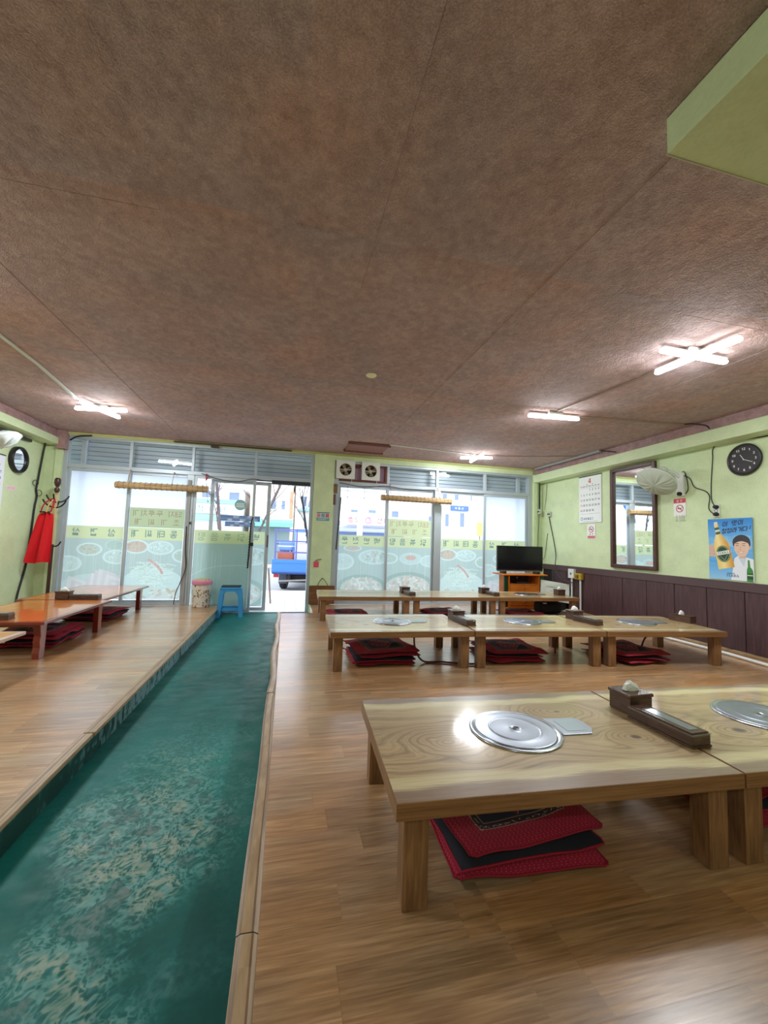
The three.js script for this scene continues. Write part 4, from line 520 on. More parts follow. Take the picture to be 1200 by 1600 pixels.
// wall fans: base on the wall, arm, motor housing and a fan head in a fabric cover
function wallFan(label, cover, px, py, pz, side, n) {
  const t = thing('wall_fan', label, 'fan', [px, py, pz]); const s = side;
  part('wall_base', rbox(-0.03, 0.03, -0.16, 0.16, -0.055, 0.055, 0.02).translate(-s * 0.031, 0, 0), M_white, t);
  const N = V(n).normalize(), C = V([-s * 0.37, 0.02, -0.05]), B = C.clone().addScaledVector(N, -0.17);
  part('arm', tube([[-s * 0.05, 0.1, 0], [-s * 0.14, 0.17, -0.02], [B.x, B.y + 0.02, B.z]], 0.022, 20, 10), M_white, t);
  const q = new THREE.Quaternion().setFromUnitVectors(new THREE.Vector3(0, 1, 0), N.clone().negate());
  part('motor_housing', lathe([[0, 0.09], [0.04, 0.085], [0.062, 0.06], [0.066, 0], [0.05, -0.05], [0, -0.05]], 28).applyQuaternion(q).translate(B.x, B.y, B.z), M({ color: rgb(222, 226, 218), roughness: 0.4 }), t);
  const g = lathe([[0, -0.075], [0.1, -0.07], [0.19, -0.045], [0.235, -0.006], [0.24, 0.01], [0.225, 0.035], [0.15, 0.07], [0.07, 0.09], [0, 0.09]], 72), p = g.attributes.position;
  for (let i = 0; i < p.count; i++) { const x = p.getX(i), z = p.getZ(i), y = p.getY(i), a = Math.atan2(z, x), r = Math.hypot(x, z); p.setY(i, y + 0.008 * Math.sin(a * 17 + Math.sin(a * 5) * 2) * Math.sin(Math.min(1, r / 0.24) * Math.PI)); }
  g.computeVertexNormals(); part('fabric_cover', g.applyQuaternion(q).translate(C.x, C.y, C.z), cover, t);
  part('cage_rim', new THREE.TorusGeometry(0.238, 0.007, 10, 64).rotateX(Math.PI / 2).applyQuaternion(q).translate(C.x, C.y, C.z), M({ color: rgb(214, 222, 214), roughness: 0.5 }), t);
  part('knob', [new THREE.CylinderGeometry(0.026, 0.026, 0.04, 20).rotateZ(Math.PI / 2).translate(-s * 0.07, -0.13, 0.02)], M_black, t);
  return t;
}
wallFan('wall fan in a grey-green fabric cover beside the tall mirror', M({ color: rgb(188, 198, 184), roughness: 0.9 }), XR - 0.001, 2.03, -4.31, 1, [-0.62, -0.74, 0.1]);
wallFan('white covered wall fan cut off at the left edge of the picture', M({ color: rgb(212, 226, 226), roughness: 0.8 }), XL + 0.001, 2.16, -5.6, -1, [0.42, -0.9, -0.12]);
// sockets and pipes by the far end of the wainscot
{ const t = thing('switch_box', 'white electric box on top of a white pipe by the wainscot', 'electric box', [XR - 0.02, 0.68, -6.42]); part('housing', rbox(-0.05, 0.0, -0.08, 0.085, -0.075, 0.075, 0.006), M_white, t); part('socket', new THREE.CircleGeometry(0.022, 20).rotateY(-Math.PI / 2).translate(-0.051, 0.0, 0.0), M_aluDark, t); part('pipe', rod([-0.025, -0.66, 0], [-0.025, -0.08, 0], 0.016), M_white, t);
  const u = thing('power_socket', 'mustard yellow socket box on a white pipe beside the white electric box', 'socket', [XR - 0.02, 0.645, -6.23]); part('housing', rbox(-0.06, 0.0, -0.055, 0.055, -0.08, 0.08, 0.008), M({ color: rgb(190, 158, 50), roughness: 0.5 }), u); part('plug', rbox(-0.085, -0.06, -0.025, 0.03, -0.03, 0.02, 0.005), M({ color: rgb(120, 100, 40), roughness: 0.6 }), u); part('pipe', rod([-0.025, -0.63, 0.03], [-0.025, -0.055, 0.03], 0.016), M_white, u);
  one('cable', tube([[5.03, 0.61, -6.22], [5.02, 0.54, -6.3], [4.99, 0.53, -6.45], [4.97, 0.58, -6.62], [4.98, 0.75, -6.78], [5.06, 1.0, -6.88], [5.08, 1.3, -6.98], [5.085, 1.6, -7.08], [5.085, 1.8, -7.14]], 0.008, 60), M({ color: rgb(62, 60, 58), roughness: 0.6 }), 'long dark cable dropping from the corner junctions to the yellow socket', 'cable');
  one('cable', tube([[5.0, 2.45, -7.31], [5.0, 2.2, -7.315], [5.0, 1.92, -7.315]], 0.014, 24), M_cable, 'thick black cable hanging down the far right corner', 'cable');
  one('cable', tube([[5.09, 2.43, -7.2], [5.085, 2.1, -7.23], [5.07, 1.9, -7.26]], 0.004, 24), M({ color: rgb(110, 116, 96), roughness: 0.7 }), 'thin grey wire hanging beside the thick corner cable', 'cable');
  one('cable', tube([[4.99, 1.86, -7.31], [4.98, 1.6, -7.31], [4.965, 1.3, -7.31], [4.98, 1.0, -7.3], [5.05, 0.9, -7.26], [5.09, 1.3, -7.2], [5.09, 1.42, -7.17]], 0.005, 60), M({ color: rgb(70, 76, 62), roughness: 0.7 }), 'thin dark wire looping behind the television', 'cable');
  for (const [x, y, z, l] of [[5.0, 1.86, -7.315, 'small junction box with coiled wire on the corner post'], [5.085, 1.8, -7.1, 'small junction box with two black sockets beside the corner post']]) { const j = thing('junction_box', l, 'junction box', [x, y, z]); part('housing', rbox(-0.03, 0.012, -0.05, 0.05, -0.045, 0.045, 0.006), M({ color: rgb(196, 200, 184), roughness: 0.5 }), j); for (const zz of [-0.02, 0.025]) part('socket', new THREE.SphereGeometry(0.015, 12, 8).translate(-0.032, 0.0, zz), M_black, j); }
  one('floor_conduit', tube([[4.87, 0.018, -6.4], [4.865, 0.018, -3.7], [4.8, 0.018, -3.1], [4.79, 0.018, -1]], 0.017, 40, 10), M_white, 'white conduit pipe lying on the floor along the wainscot', 'pipe');
}

// ------------------------------------------------------------------ television corner
{ const t = thing('television', 'flat black television standing on the orange cabinet', 'television', [4.275, 0, -6.86], -0.03);
  part('bezel', rbox(-0.465, 0.465, 0.69, 1.148, -0.03, 0.02, 0.006), M({ color: rgb(20, 20, 26), roughness: 0.4 }), t); part('screen', rbox(-0.452, 0.452, 0.715, 1.138, 0.02, 0.0225, 0.001), M({ color: rgb(12, 12, 22), roughness: 0.18 }), t); part('chin_strip', rbox(-0.46, 0.46, 0.676, 0.694, -0.02, 0.024, 0.003), M({ color: rgb(150, 140, 124), roughness: 0.3, metalness: 0.6 }), t); for (const x of [-0.34, 0.34]) part('foot', rbox(x - 0.03, x + 0.03, 0.6345, 0.68, -0.08, 0.08, 0.006), M_black, t);
  const c = thing('television_cabinet', 'orange wooden television cabinet with green sides, an open shelf and drawers', 'cabinet', [4.3, 0, -6.84], -0.04), wood = M({ map: T_lacq, roughness: 0.4, color: rgb(255, 244, 205) }), green = M({ color: rgb(16, 74, 50), roughness: 0.5 });
  part('top_board', rbox(-0.44, 0.44, 0.61, 0.634, -0.3, 0.16, 0.006, 0.6), wood, c); part('side_panel', rbox(-0.31, -0.29, 0.03, 0.61, -0.28, 0.1, 0.003, 0.6), wood, c); part('side_panel', rbox(0.29, 0.31, 0.03, 0.61, -0.28, 0.1, 0.003, 0.6), wood, c);
  for (const s of [-1, 1]) part('wing_panel', rbox(-0.1, 0.0, 0.03, 0.609, -0.01, 0.01, 0.003).rotateY(s > 0 ? Math.PI - 0.5 : 0.5).translate(s * 0.312, 0, 0.05), green, c);
  part('back_panel', rbox(-0.29, 0.29, 0.03, 0.61, -0.28, -0.26, 0.003), M({ color: rgb(74, 44, 26), roughness: 0.6 }), c); part('shelf', rbox(-0.29, 0.29, 0.44, 0.455, -0.26, 0.1, 0.002, 0.6), wood, c); part('base_board', rbox(-0.3, 0.3, 0.004, 0.06, -0.26, 0.11, 0.003, 0.6), wood, c);
  for (const [a, b] of [[0.32, 0.435], [0.2, 0.312], [0.065, 0.192]]) { const d = part('drawer', rbox(-0.285, 0.285, a, b, -0.2, 0.112, 0.004, 0.6), wood, c); part('knob', new THREE.SphereGeometry(0.016, 14, 10).translate(0, (a + b) / 2, 0.124), M({ color: rgb(150, 78, 26), roughness: 0.35 }), d); }
  const s = thing('set_top_box', 'flat black set-top box in the open shelf of the orange cabinet', 'set-top box', [4.32, 0.4565, -6.88]); part('case', rbox(-0.15, 0.15, 0, 0.035, -0.09, 0.09, 0.004), M_black, s); part('front_strip', rbox(-0.14, 0.14, 0.006, 0.012, 0.09, 0.092, 0.001), M_steelDull, s);
  one('adapter_plug', rbox(4.33, 4.355, 0.53, 0.565, -7.09, -7.05, 0.004), M_white, 'small white adapter at the back of the cabinet shelf', 'adapter');
  const T = canvas(320, 200, (g, W, H) => { g.fillStyle = '#dfe3d9'; g.fillRect(0, 0, W, H); g.strokeStyle = '#6a706c'; for (let i = 0; i < 12; i++) { g.lineWidth = rr(1.5, 5); const y = rr(20, 180), x = rr(20, 200); g.beginPath(); g.moveTo(x, y); g.lineTo(x + rr(30, 110), y + rr(-4, 16)); g.stroke(); } });
  const b = thing('printed_sheet', 'crumpled white printed sheet leaning in the corner behind the far table', 'paper', [4.84, 0.335, -6.62], -0.42); const gg = new THREE.BoxGeometry(0.5, 0.34, 0.05, 16, 10, 2), p = gg.attributes.position; for (let i = 0; i < p.count; i++) { const x = p.getX(i), y = p.getY(i); p.setZ(i, p.getZ(i) + 0.03 * fbm(x * 7 + 3, y * 7, 3)); p.setX(i, x + y * -0.08); } gg.computeVertexNormals(); part('sheet', gg.rotateX(-0.16).rotateZ(-0.13), print(T, 0.7), b); part('support_box', rbox(-0.2, 0.2, -0.334, -0.14, -0.13, 0.02, 0.01), M({ color: rgb(26, 24, 26), roughness: 0.8 }), b);
  const k = thing('black_bag', 'black bag with pale buckles stuffed under the far table by the wall', 'bag', [4.47, 0, -6.3]); const bg = new RoundedBoxGeometry(0.42, 0.2, 0.26, 6, 0.06), bp = bg.attributes.position; for (let i = 0; i < bp.count; i++) bp.setY(i, bp.getY(i) + 0.02 * (fbm(bp.getX(i) * 9, bp.getZ(i) * 9, 2) - 0.5)); bg.computeVertexNormals(); part('bag_body', bg.translate(0, 0.111, 0), M({ color: rgb(28, 28, 32), roughness: 0.7 }), k); part('strap', tube([[-0.15, 0.2, 0.06], [-0.05, 0.25, 0.09], [0.08, 0.25, 0.09], [0.16, 0.2, 0.06]], 0.012), M_black, k); part('buckle', rbox(-0.17, -0.11, 0.18, 0.2, 0.1, 0.14, 0.004), M_white, k);
  const w = thing('white_bag', 'small crumpled white plastic bag beside the orange cabinet', 'bag', [4.72, 0, -6.72]); const wg = new THREE.IcosahedronGeometry(0.09, 4), wp = wg.attributes.position; for (let i = 0; i < wp.count; i++) { const x = wp.getX(i), y = wp.getY(i), z = wp.getZ(i), n = 0.7 + 0.6 * fbm(x * 22 + 4, y * 22 + z * 17, 3); wp.setXYZ(i, x * n, y * n * 1.2, z * n); } wg.computeVertexNormals(); part('bag_body', wg.translate(0, 0.115, 0), M({ color: rgb(220, 224, 228), roughness: 0.4 }), w); part('knot', new THREE.ConeGeometry(0.025, 0.06, 9).translate(0, 0.235, 0), M_white, w);
}

// ------------------------------------------------------------------ along the front windows
function exhaust(x, label) { const t = thing('exhaust_fan', label, 'fan', [x, 2.445, ZF + 0.03]); const sq = shapeOf([[-0.165, -0.165], [0.165, -0.165], [0.165, 0.165], [-0.165, 0.165]]), hole = new THREE.Path(); hole.absarc(0, 0, 0.118, 0, Math.PI * 2, true); sq.holes.push(hole); part('housing', extrude(sq, 0.03, 0.006).translate(0, 0, -0.01), M_white, t); part('tunnel', new THREE.CylinderGeometry(0.12, 0.12, 0.09, 36, 1, true).rotateX(Math.PI / 2).translate(0, 0, -0.05), M({ color: rgb(150, 146, 130), roughness: 0.6, side: THREE.DoubleSide }), t); part('rear_plate', new THREE.CircleGeometry(0.12, 36).translate(0, 0, -0.09), M({ color: rgb(70, 68, 62), roughness: 0.7 }), t);
  for (let k = 0; k < 4; k++) part('blade', extrude([[0.025, -0.02], [0.07, -0.045], [0.108, -0.03], [0.11, 0.03], [0.06, 0.03], [0.025, 0.014]], 0.003).rotateX(0.5).translate(0, 0, -0.04).rotateZ(k * Math.PI / 2 + 0.4), M({ color: rgb(160, 150, 128), roughness: 0.5 }), t); part('hub', lathe([[0, 0.03], [0.022, 0.027], [0.034, 0.012], [0.036, 0]], 24).rotateX(Math.PI / 2).translate(0, 0, -0.03), M({ color: rgb(206, 196, 170), roughness: 0.5 }), t); part('guard_bar', rbox(-0.118, 0.118, -0.006, 0.006, 0.004, 0.012, 0.002), M({ color: rgb(206, 200, 180), roughness: 0.5 }), t); part('cord', tube([[0.1, -0.165, 0.01], [0.12, -0.2, 0.02], [0.1, -0.26, 0.02]], 0.004), M_conduit, t); return t; }
exhaust(0.995, 'white square exhaust fan next to the green entrance pillar'); exhaust(1.465, 'white square exhaust fan with a bare pink board at its side');
{ const t = thing('fan_board', 'pink board in a red-brown frame that carries the exhaust fans', 'board', [0, 0, ZF]); part('board', box(0.885, 1.785, 2.24, 2.56, -0.078, -0.062), M({ color: rgb(188, 158, 190), roughness: 0.6 }), t); const m = M({ color: rgb(122, 66, 52), roughness: 0.6 }); part('frame', [rbox(0.885, 1.785, 2.238, 2.272, -0.06, -0.006, 0.003), rbox(0.885, 1.785, 2.53, 2.562, -0.06, -0.03, 0.003), rbox(1.752, 1.786, 2.272, 2.53, -0.06, -0.006, 0.003), rbox(1.19, 1.26, 2.5, 2.53, -0.06, -0.03, 0.003)], m, t); }
// rolled bamboo blinds
function blind(x0, x1, y, label, cords, tilt) {
  const t = thing('bamboo_blind', label, 'blind', [(x0 + x1) / 2, y, ZF + 0.12]), L = x1 - x0, n = 24, prof = [];
  const pts = []; for (let i = 0; i < 48; i++) { const a = i / 48 * 2 * Math.PI, r = 0.056 + (i % 2 ? 0.004 : -0.001) + 0.004 * Math.sin(a * 2 + 1); pts.push([Math.cos(a) * r, Math.sin(a) * r * 0.95]); }
  const g = extrude(pts, L).rotateY(Math.PI / 2).translate(-L / 2, 0, 0); const T = T_bamboo; const uv = g.attributes.uv, p = g.attributes.position; for (let i = 0; i < uv.count; i++) uv.setXY(i, p.getX(i) / 0.8, Math.atan2(p.getY(i), p.getZ(i)) / 1.5);
  part('slat_roll', g.rotateZ(tilt), M({ map: T, roughness: 0.6 }), t);
  for (let x = -L / 2 + 0.05; x < L / 2; x += 0.078) part('binding_string', new THREE.TorusGeometry(0.06, 0.0025, 5, 24).rotateY(Math.PI / 2).translate(x, 0, 0).rotateZ(tilt), M({ color: rgb(72, 56, 40), roughness: 0.8 }), t);
  for (const x of cords) part('hanging_cord', [rod([x, 0.055, 0], [x, 0.26, -0.1], 0.004), new THREE.SphereGeometry(0.01, 8, 6).translate(x, 0.26, -0.1)], M({ color: rgb(170, 110, 104), roughness: 0.8 }), t);
}
const T_bamboo = tex(256, 64, (u, v) => { const k = (fbm(u * 14, v * 30, 3) - 0.5) * 60 + (hash(Math.floor(v * 16), Math.floor(u * 6)) - 0.5) * 40; return [186 + k, 156 + k, 114 + k * 0.8]; });
blind(-2.69, -1.315, 1.922, 'rolled bamboo blind hanging before the left windows', [-0.52, 0.13], 0.005); blind(1.66, 3.04, 1.958, 'rolled bamboo blind hanging before the right windows', [-0.5, 0.45], -0.005);
// cords and wires along the transom
const wire = (pts, r, m, l) => one('wire', tube(pts, r, 40, 6), m, l, 'wire');
wire([[-1.45, 2.2, ZF + 0.02], [-1.2, 2.13, ZF + 0.03], [-0.9, 2.09, ZF + 0.03], [-0.62, 2.16, ZF + 0.03], [-0.45, 2.15, ZF + 0.03], [0.36, 2.13, ZF + 0.02]], 0.006, M_cable, 'dark wire sagging across the transom above the door');
wire([[0.9, 2.2, ZF + 0.02], [1.3, 2.15, ZF + 0.03], [1.8, 2.19, ZF + 0.02], [2.2, 2.15, ZF + 0.03], [2.75, 2.18, ZF + 0.02]], 0.006, M_cable, 'dark wire sagging along the transom of the right windows');
wire([[-3.42, 2.6, ZF + 0.02], [-3.3, 2.66, ZF + 0.06], [-3.1, 2.69, ZF + 0.07]], 0.012, M_cable, 'bent black cable end at the top of the left window');
one('ceiling_trunking', [rbox(-1.9, 0.02, 2.69, 2.712, ZF + 0.052, ZF + 0.09, 0.003), rbox(-1.32, -1.2, 2.65, 2.69, ZF + 0.05, ZF + 0.09, 0.004)], M({ color: rgb(74, 54, 46), roughness: 0.6 }), 'dark brown trunking with a bracket along the lintel over the door', 'cable duct');
{ const t = thing('red_cord', 'red tasselled cord with knots hanging at the end of the left blind', 'cord', [-1.37, 2.15, ZF + 0.03]); part('tassel', [rod([0, 0.05, 0], [0, -0.08, 0], 0.012, 0.007), rod([0.03, 0.03, 0], [0.01, -0.06, 0], 0.006)], M({ color: rgb(176, 60, 70), roughness: 0.8 }), t); part('pull_cord', tube([[0, -0.08, 0], [0.03, -0.3, 0], [0.05, -0.42, 0]], 0.003), M_cable, t); part('bead', new THREE.SphereGeometry(0.012, 10, 8).translate(0.05, -0.42, 0), M_black, t); }
{ const t = thing('door_spring', 'black beaded strap hanging on the frame beside the open door', 'strap', [-0.6, 0, ZF + 0.012]); part('strap', tube([[0.02, 1.5, 0], [0.0, 1.42, 0.01], [-0.01, 1.0, 0.005], [-0.02, 0.62, 0.004]], 0.012), M({ color: rgb(28, 36, 54), roughness: 0.6 }), t); for (let k = 0; k < 18; k++) part('bead', new THREE.SphereGeometry(0.017, 8, 6).translate(-0.005 - k * 0.001, 1.38 - k * 0.044, 0.008), M({ color: rgb(24, 26, 34), roughness: 0.5 }), t); part('latch', rbox(0.005, 0.05, 1.0, 1.06, 0, 0.03, 0.006), M_black, t); }
wire([[-1.63, 1.3, ZF + 0.02], [-1.62, 0.9, ZF + 0.03], [-1.6, 0.6, ZF + 0.03], [-1.67, 0.35, ZF + 0.04], [-1.72, 0.2, ZF + 0.03], [-1.74, 0.02, ZF + 0.05]], 0.007, M_cable, 'black cable running down the post behind the flowered bin');
one('curtain_rod', [rod([0.93, 1.93, ZF + 0.03], [0.88, 0.98, ZF + 0.03], 0.011)], M_black, 'thin black rod leaning against the first right window', 'rod');
{ const t = thing('blind_pulls', 'two thin pull strings with dark knobs at the first right window', 'cord', [0, 0, ZF + 0.03]); for (const x of [1.05, 1.36]) { part('string', rod([x, 1.95, 0], [x, 2.15, 0], 0.0025), M_cable, t); part('knob', new THREE.SphereGeometry(0.011, 10, 8).translate(x, 1.94, 0), M_black, t); } }
// pillar: stickers, memo, hanging wooden board
{ const T = canvas(220, 150, (g) => { g.fillStyle = '#e4e2dc'; g.fillRect(0, 0, 220, 150); g.fillStyle = '#56808e'; g.fillRect(0, 0, 220, 18); g.fillStyle = '#d88a8a'; g.fillRect(6, 26, 58, 62); g.fillStyle = '#c86a70'; g.fillRect(154, 26, 60, 62); g.fillStyle = '#a9cdd8'; g.fillRect(74, 26, 70, 62); g.strokeStyle = '#3a4a66'; g.lineWidth = 8; g.beginPath(); g.arc(109, 57, 24, 0, 7); g.stroke(); g.beginPath(); g.moveTo(92, 40); g.lineTo(126, 74); g.stroke(); g.fillStyle = '#5d9ab0'; g.fillRect(0, 96, 220, 54); g.fillStyle = '#cfe2e6'; g.fillRect(16, 108, 190, 8); g.fillRect(16, 126, 150, 8); });
  one('notice_sticker', sheet(0.225, 0.15).translate(0.62, 1.566, ZF + 0.034), print(T), 'small notice sticker with a no smoking ring on the green pillar', 'sticker');
  const t = thing('memo_pad', 'pink memo slip clipped to the green pillar', 'memo', [0.535, 0.72, ZF + 0.033]); part('memo_sheet', rbox(-0.045, 0.045, -0.06, 0.04, 0, 0.006, 0.001), M({ color: rgb(226, 84, 106), roughness: 0.7 }), t); part('clip', tube([[-0.02, 0.05, 0.006], [0.04, 0.075, 0.012], [0.09, 0.08, 0.008]], 0.006), M({ color: rgb(92, 84, 64), roughness: 0.5 }), t);
  const b = thing('wooden_board', 'flat dark wooden board hung by a string low on the green pillar', 'board', [0.655, 0, ZF + 0.05]); part('board', rbox(-0.225, 0.225, 0.012, 0.337, -0.014, 0.012, 0.006, 0.5), M({ map: T_darkH, roughness: 0.6, color: rgb(220, 200, 190) }), b); part('string', tube([[-0.08, 0.335, -0.001], [-0.05, 0.4, -0.008], [0.0, 0.462, -0.014], [0.05, 0.42, -0.008], [0.1, 0.335, -0.001]], 0.004), M_black, b); part('nail', new THREE.SphereGeometry(0.009, 8, 6).translate(0, 0.463, -0.012), M_black, b);
  one('bell_bracket', [rbox(0.79, 0.86, 2.0, 2.17, ZF + 0.002, ZF + 0.035, 0.004), ], M({ map: T_bamboo, roughness: 0.7, color: rgb(190, 180, 170) }), 'short mottled wooden block on the jamb beside the pillar', 'block');
  one('door_latch_plate', [rbox(0.79, 0.835, 1.79, 1.98, ZF + 0.002, ZF + 0.03, 0.004)], M({ color: rgb(108, 74, 70), roughness: 0.6 }), 'reddish brown plate on the jamb under the wooden block', 'plate'); }
// bin and stool by the door
{ const T = canvas(512, 256, (g, W, H) => { g.fillStyle = '#d9d3c6'; g.fillRect(0, 0, W, H); for (let i = 0; i < 90; i++) { const x = rnd() * W, y = rnd() * H, r = rr(5, 15), c = ['#b8794a', '#8a5a78', '#a84a3c', '#8c9a6a', '#6a4a3a', '#c79a62'][i % 6]; for (let k = 0; k < 5; k++) { g.fillStyle = c; g.beginPath(); g.ellipse(x + Math.cos(k * 1.26) * r * 0.6, y + Math.sin(k * 1.26) * r * 0.6, r * 0.5, r * 0.34, k * 1.26, 0, 7); g.fill(); } g.fillStyle = '#5a3a2a'; g.beginPath(); g.arc(x, y, r * 0.28, 0, 7); g.fill(); } });
  const t = thing('flowered_bin', 'round bin with flower print and pink rim on the platform edge', 'bin', [-1.3, 0.001, -7.2]); T.wrapS = THREE.RepeatWrapping; const bg = lathe([[0, 0], [0.128, 0], [0.134, 0.008], [0.142, 0.36], [0.136, 0.36]], 40), bu = bg.attributes.uv, bq = bg.attributes.position; for (let i = 0; i < bu.count; i++) bu.setXY(i, bu.getX(i) * 1.5, bq.getY(i) / 0.36); part('bin_body', bg, print(T, 0.4), t); const l = part('lid', lathe([[0.143, 0.36], [0.153, 0.362], [0.155, 0.41], [0.146, 0.425], [0.128, 0.43]], 40), M({ color: rgb(222, 134, 170), roughness: 0.4 }), t); part('lid_top', lathe([[0.128, 0.43], [0.11, 0.445], [0.05, 0.452], [0, 0.453]], 36), M({ map: T, color: rgb(236, 220, 150), roughness: 0.4 }), l);
  const blue = M({ color: rgb(58, 146, 204), roughness: 0.45 }), s = thing('plastic_stool', 'blue plastic stool with a dark pad standing in the aisle', 'stool', [-0.835, YA + 0.004, -7.12], 0.05);
  part('seat', rbox(-0.165, 0.165, 0.44, 0.475, -0.14, 0.14, 0.016), blue, s); part('seat_pad', rbox(-0.15, 0.15, 0.475, 0.49, -0.125, 0.125, 0.006), M({ color: rgb(22, 34, 48), roughness: 0.6 }), s);
  for (const x of [-1, 1]) for (const z of [-1, 1]) { const g = new THREE.BoxGeometry(0.06, 0.44, 0.05, 1, 6, 1), p = g.attributes.position; for (let i = 0; i < p.count; i++) { const k = (0.22 - p.getY(i)) / 0.44; p.setX(i, p.getX(i) + x * k * 0.035); p.setZ(i, p.getZ(i) + z * k * 0.03); } g.computeVertexNormals(); part('leg', g.translate(x * 0.135, 0.22, z * 0.11), blue, s); }
  const arch = (w) => { const sh = shapeOf([[-w, 0], [w, 0], [w, 0.12], [-w, 0.12]]), h = new THREE.Path(); h.moveTo(-w + 0.005, 0); h.lineTo(w - 0.005, 0); h.quadraticCurveTo(w - 0.02, 0.09, 0, 0.095); h.quadraticCurveTo(-w + 0.02, 0.09, -w + 0.005, 0); return extrude([[-w, 0.0], [-w + 0.03, 0.06], [-w + 0.06, 0.085], [w - 0.06, 0.085], [w - 0.03, 0.06], [w, 0.0], [w, 0.12], [-w, 0.12]], 0.014); };
  for (const z of [-0.137, 0.123]) part('skirt', arch(0.12).translate(0, 0.325, z), blue, s); for (const x of [-0.162, 0.148]) part('skirt', arch(0.1).rotateY(Math.PI / 2).translate(x, 0.325, 0), blue, s);
  part('stretcher', [rbox(-0.14, 0.14, 0.1, 0.145, 0.125, 0.14, 0.004), rbox(-0.14, 0.14, 0.1, 0.145, -0.14, -0.125, 0.004), rbox(-0.165, -0.15, 0.1, 0.145, -0.12, 0.12, 0.004), rbox(0.15, 0.165, 0.1, 0.145, -0.12, 0.12, 0.004)], blue, s); }
// coat rack with red apron
{ const x = -3.4, z = -7.08, t = thing('coat_rack', 'wooden coat rack with dark hooks standing in the left corner', 'coat rack', [x, 0, z]); const dk = M({ color: rgb(66, 34, 28), roughness: 0.35 });
  part('base', [rbox(-0.18, 0.18, 0.001, 0.035, -0.03, 0.03, 0.01), rbox(-0.03, 0.03, 0.001, 0.034, -0.18, 0.18, 0.01)], dk, t); part('lower_pole', rod([0, 0.03, 0], [0, 0.95, 0], 0.024), dk, t); part('upper_pole', rod([0, 0.95, 0], [0, 1.72, 0], 0.019), M({ color: rgb(206, 176, 132), roughness: 0.4 }), t); part('finial', lathe([[0, 0], [0.02, 0.0], [0.016, 0.02], [0.034, 0.05], [0.036, 0.08], [0.016, 0.11], [0.03, 0.13], [0.044, 0.17], [0.04, 0.23], [0.024, 0.25], [0, 0.25]], 24).translate(0, 1.7, 0), dk, t);
  for (let k = 0; k < 6; k++) { const a = k * Math.PI / 3 + 0.3, c = Math.cos(a), s = Math.sin(a), y = k % 2 ? 1.58 : 1.5; part('hook', tube([[c * 0.015, y, s * 0.015], [c * 0.07, y + 0.015, s * 0.07], [c * 0.13, y + 0.06, s * 0.13], [c * 0.16, y + 0.11, s * 0.16]], 0.011), M_black, t); } part('hook', tube([[0.015, 0.92, 0], [0.07, 0.93, 0], [0.12, 0.99, 0.02]], 0.01), M_black, t);
  const W = 16, H = 24, pos = [], idx = [], uv = []; for (let j = 0; j <= H; j++) for (let i = 0; i <= W; i++) { const u = i / W * 2 - 1, v = j / H, w = mix(0.075, 0.16, Math.pow(v, 0.8)), fold = Math.sin(u * 5.5 + 0.6) * 0.035 * (0.4 + v) + 0.015 * Math.sin(u * 11 + v * 3); pos.push(u * w - 0.06 * v, -v * 0.74 + 0.02 * Math.abs(u) * (v < 0.05 ? -1 : 0) + 0.012 * Math.sin(u * 4) * v, fold); uv.push(i / W, v); }
  for (let j = 0; j < H; j++) for (let i = 0; i < W; i++) { const a = j * (W + 1) + i, b = a + 1, c = a + W + 1, d = c + 1; idx.push(a, c, b, b, c, d); } const g = new THREE.BufferGeometry(); g.setAttribute('position', new THREE.Float32BufferAttribute(pos, 3)); g.setAttribute('uv', new THREE.Float32BufferAttribute(uv, 2)); g.setIndex(idx); g.computeVertexNormals();
  const a = thing('apron', 'red apron hanging by its straps from the coat rack', 'apron', [-3.43, 1.42, -6.93]); part('cloth', g, M_red, a); part('neck_strap', [tube([[-0.07, -0.01, 0.02], [-0.03, 0.12, 0.02], [0.03, 0.2, -0.04], [0.06, 0.19, -0.06]], 0.009), tube([[0.06, 0.0, 0.03], [0.08, 0.1, 0.02], [0.06, 0.2, -0.05]], 0.011)], M({ color: rgb(176, 22, 34), roughness: 0.85 }), a); part('tan_strap', tube([[0.01, 0.0, 0.035], [0.03, 0.09, 0.04], [0.05, 0.19, -0.04]], 0.01), M({ color: rgb(214, 164, 110), roughness: 0.7 }), a); part('clip', rbox(-0.08, 0.05, -0.012, 0.012, 0.015, 0.03, 0.004), M_black, a); }
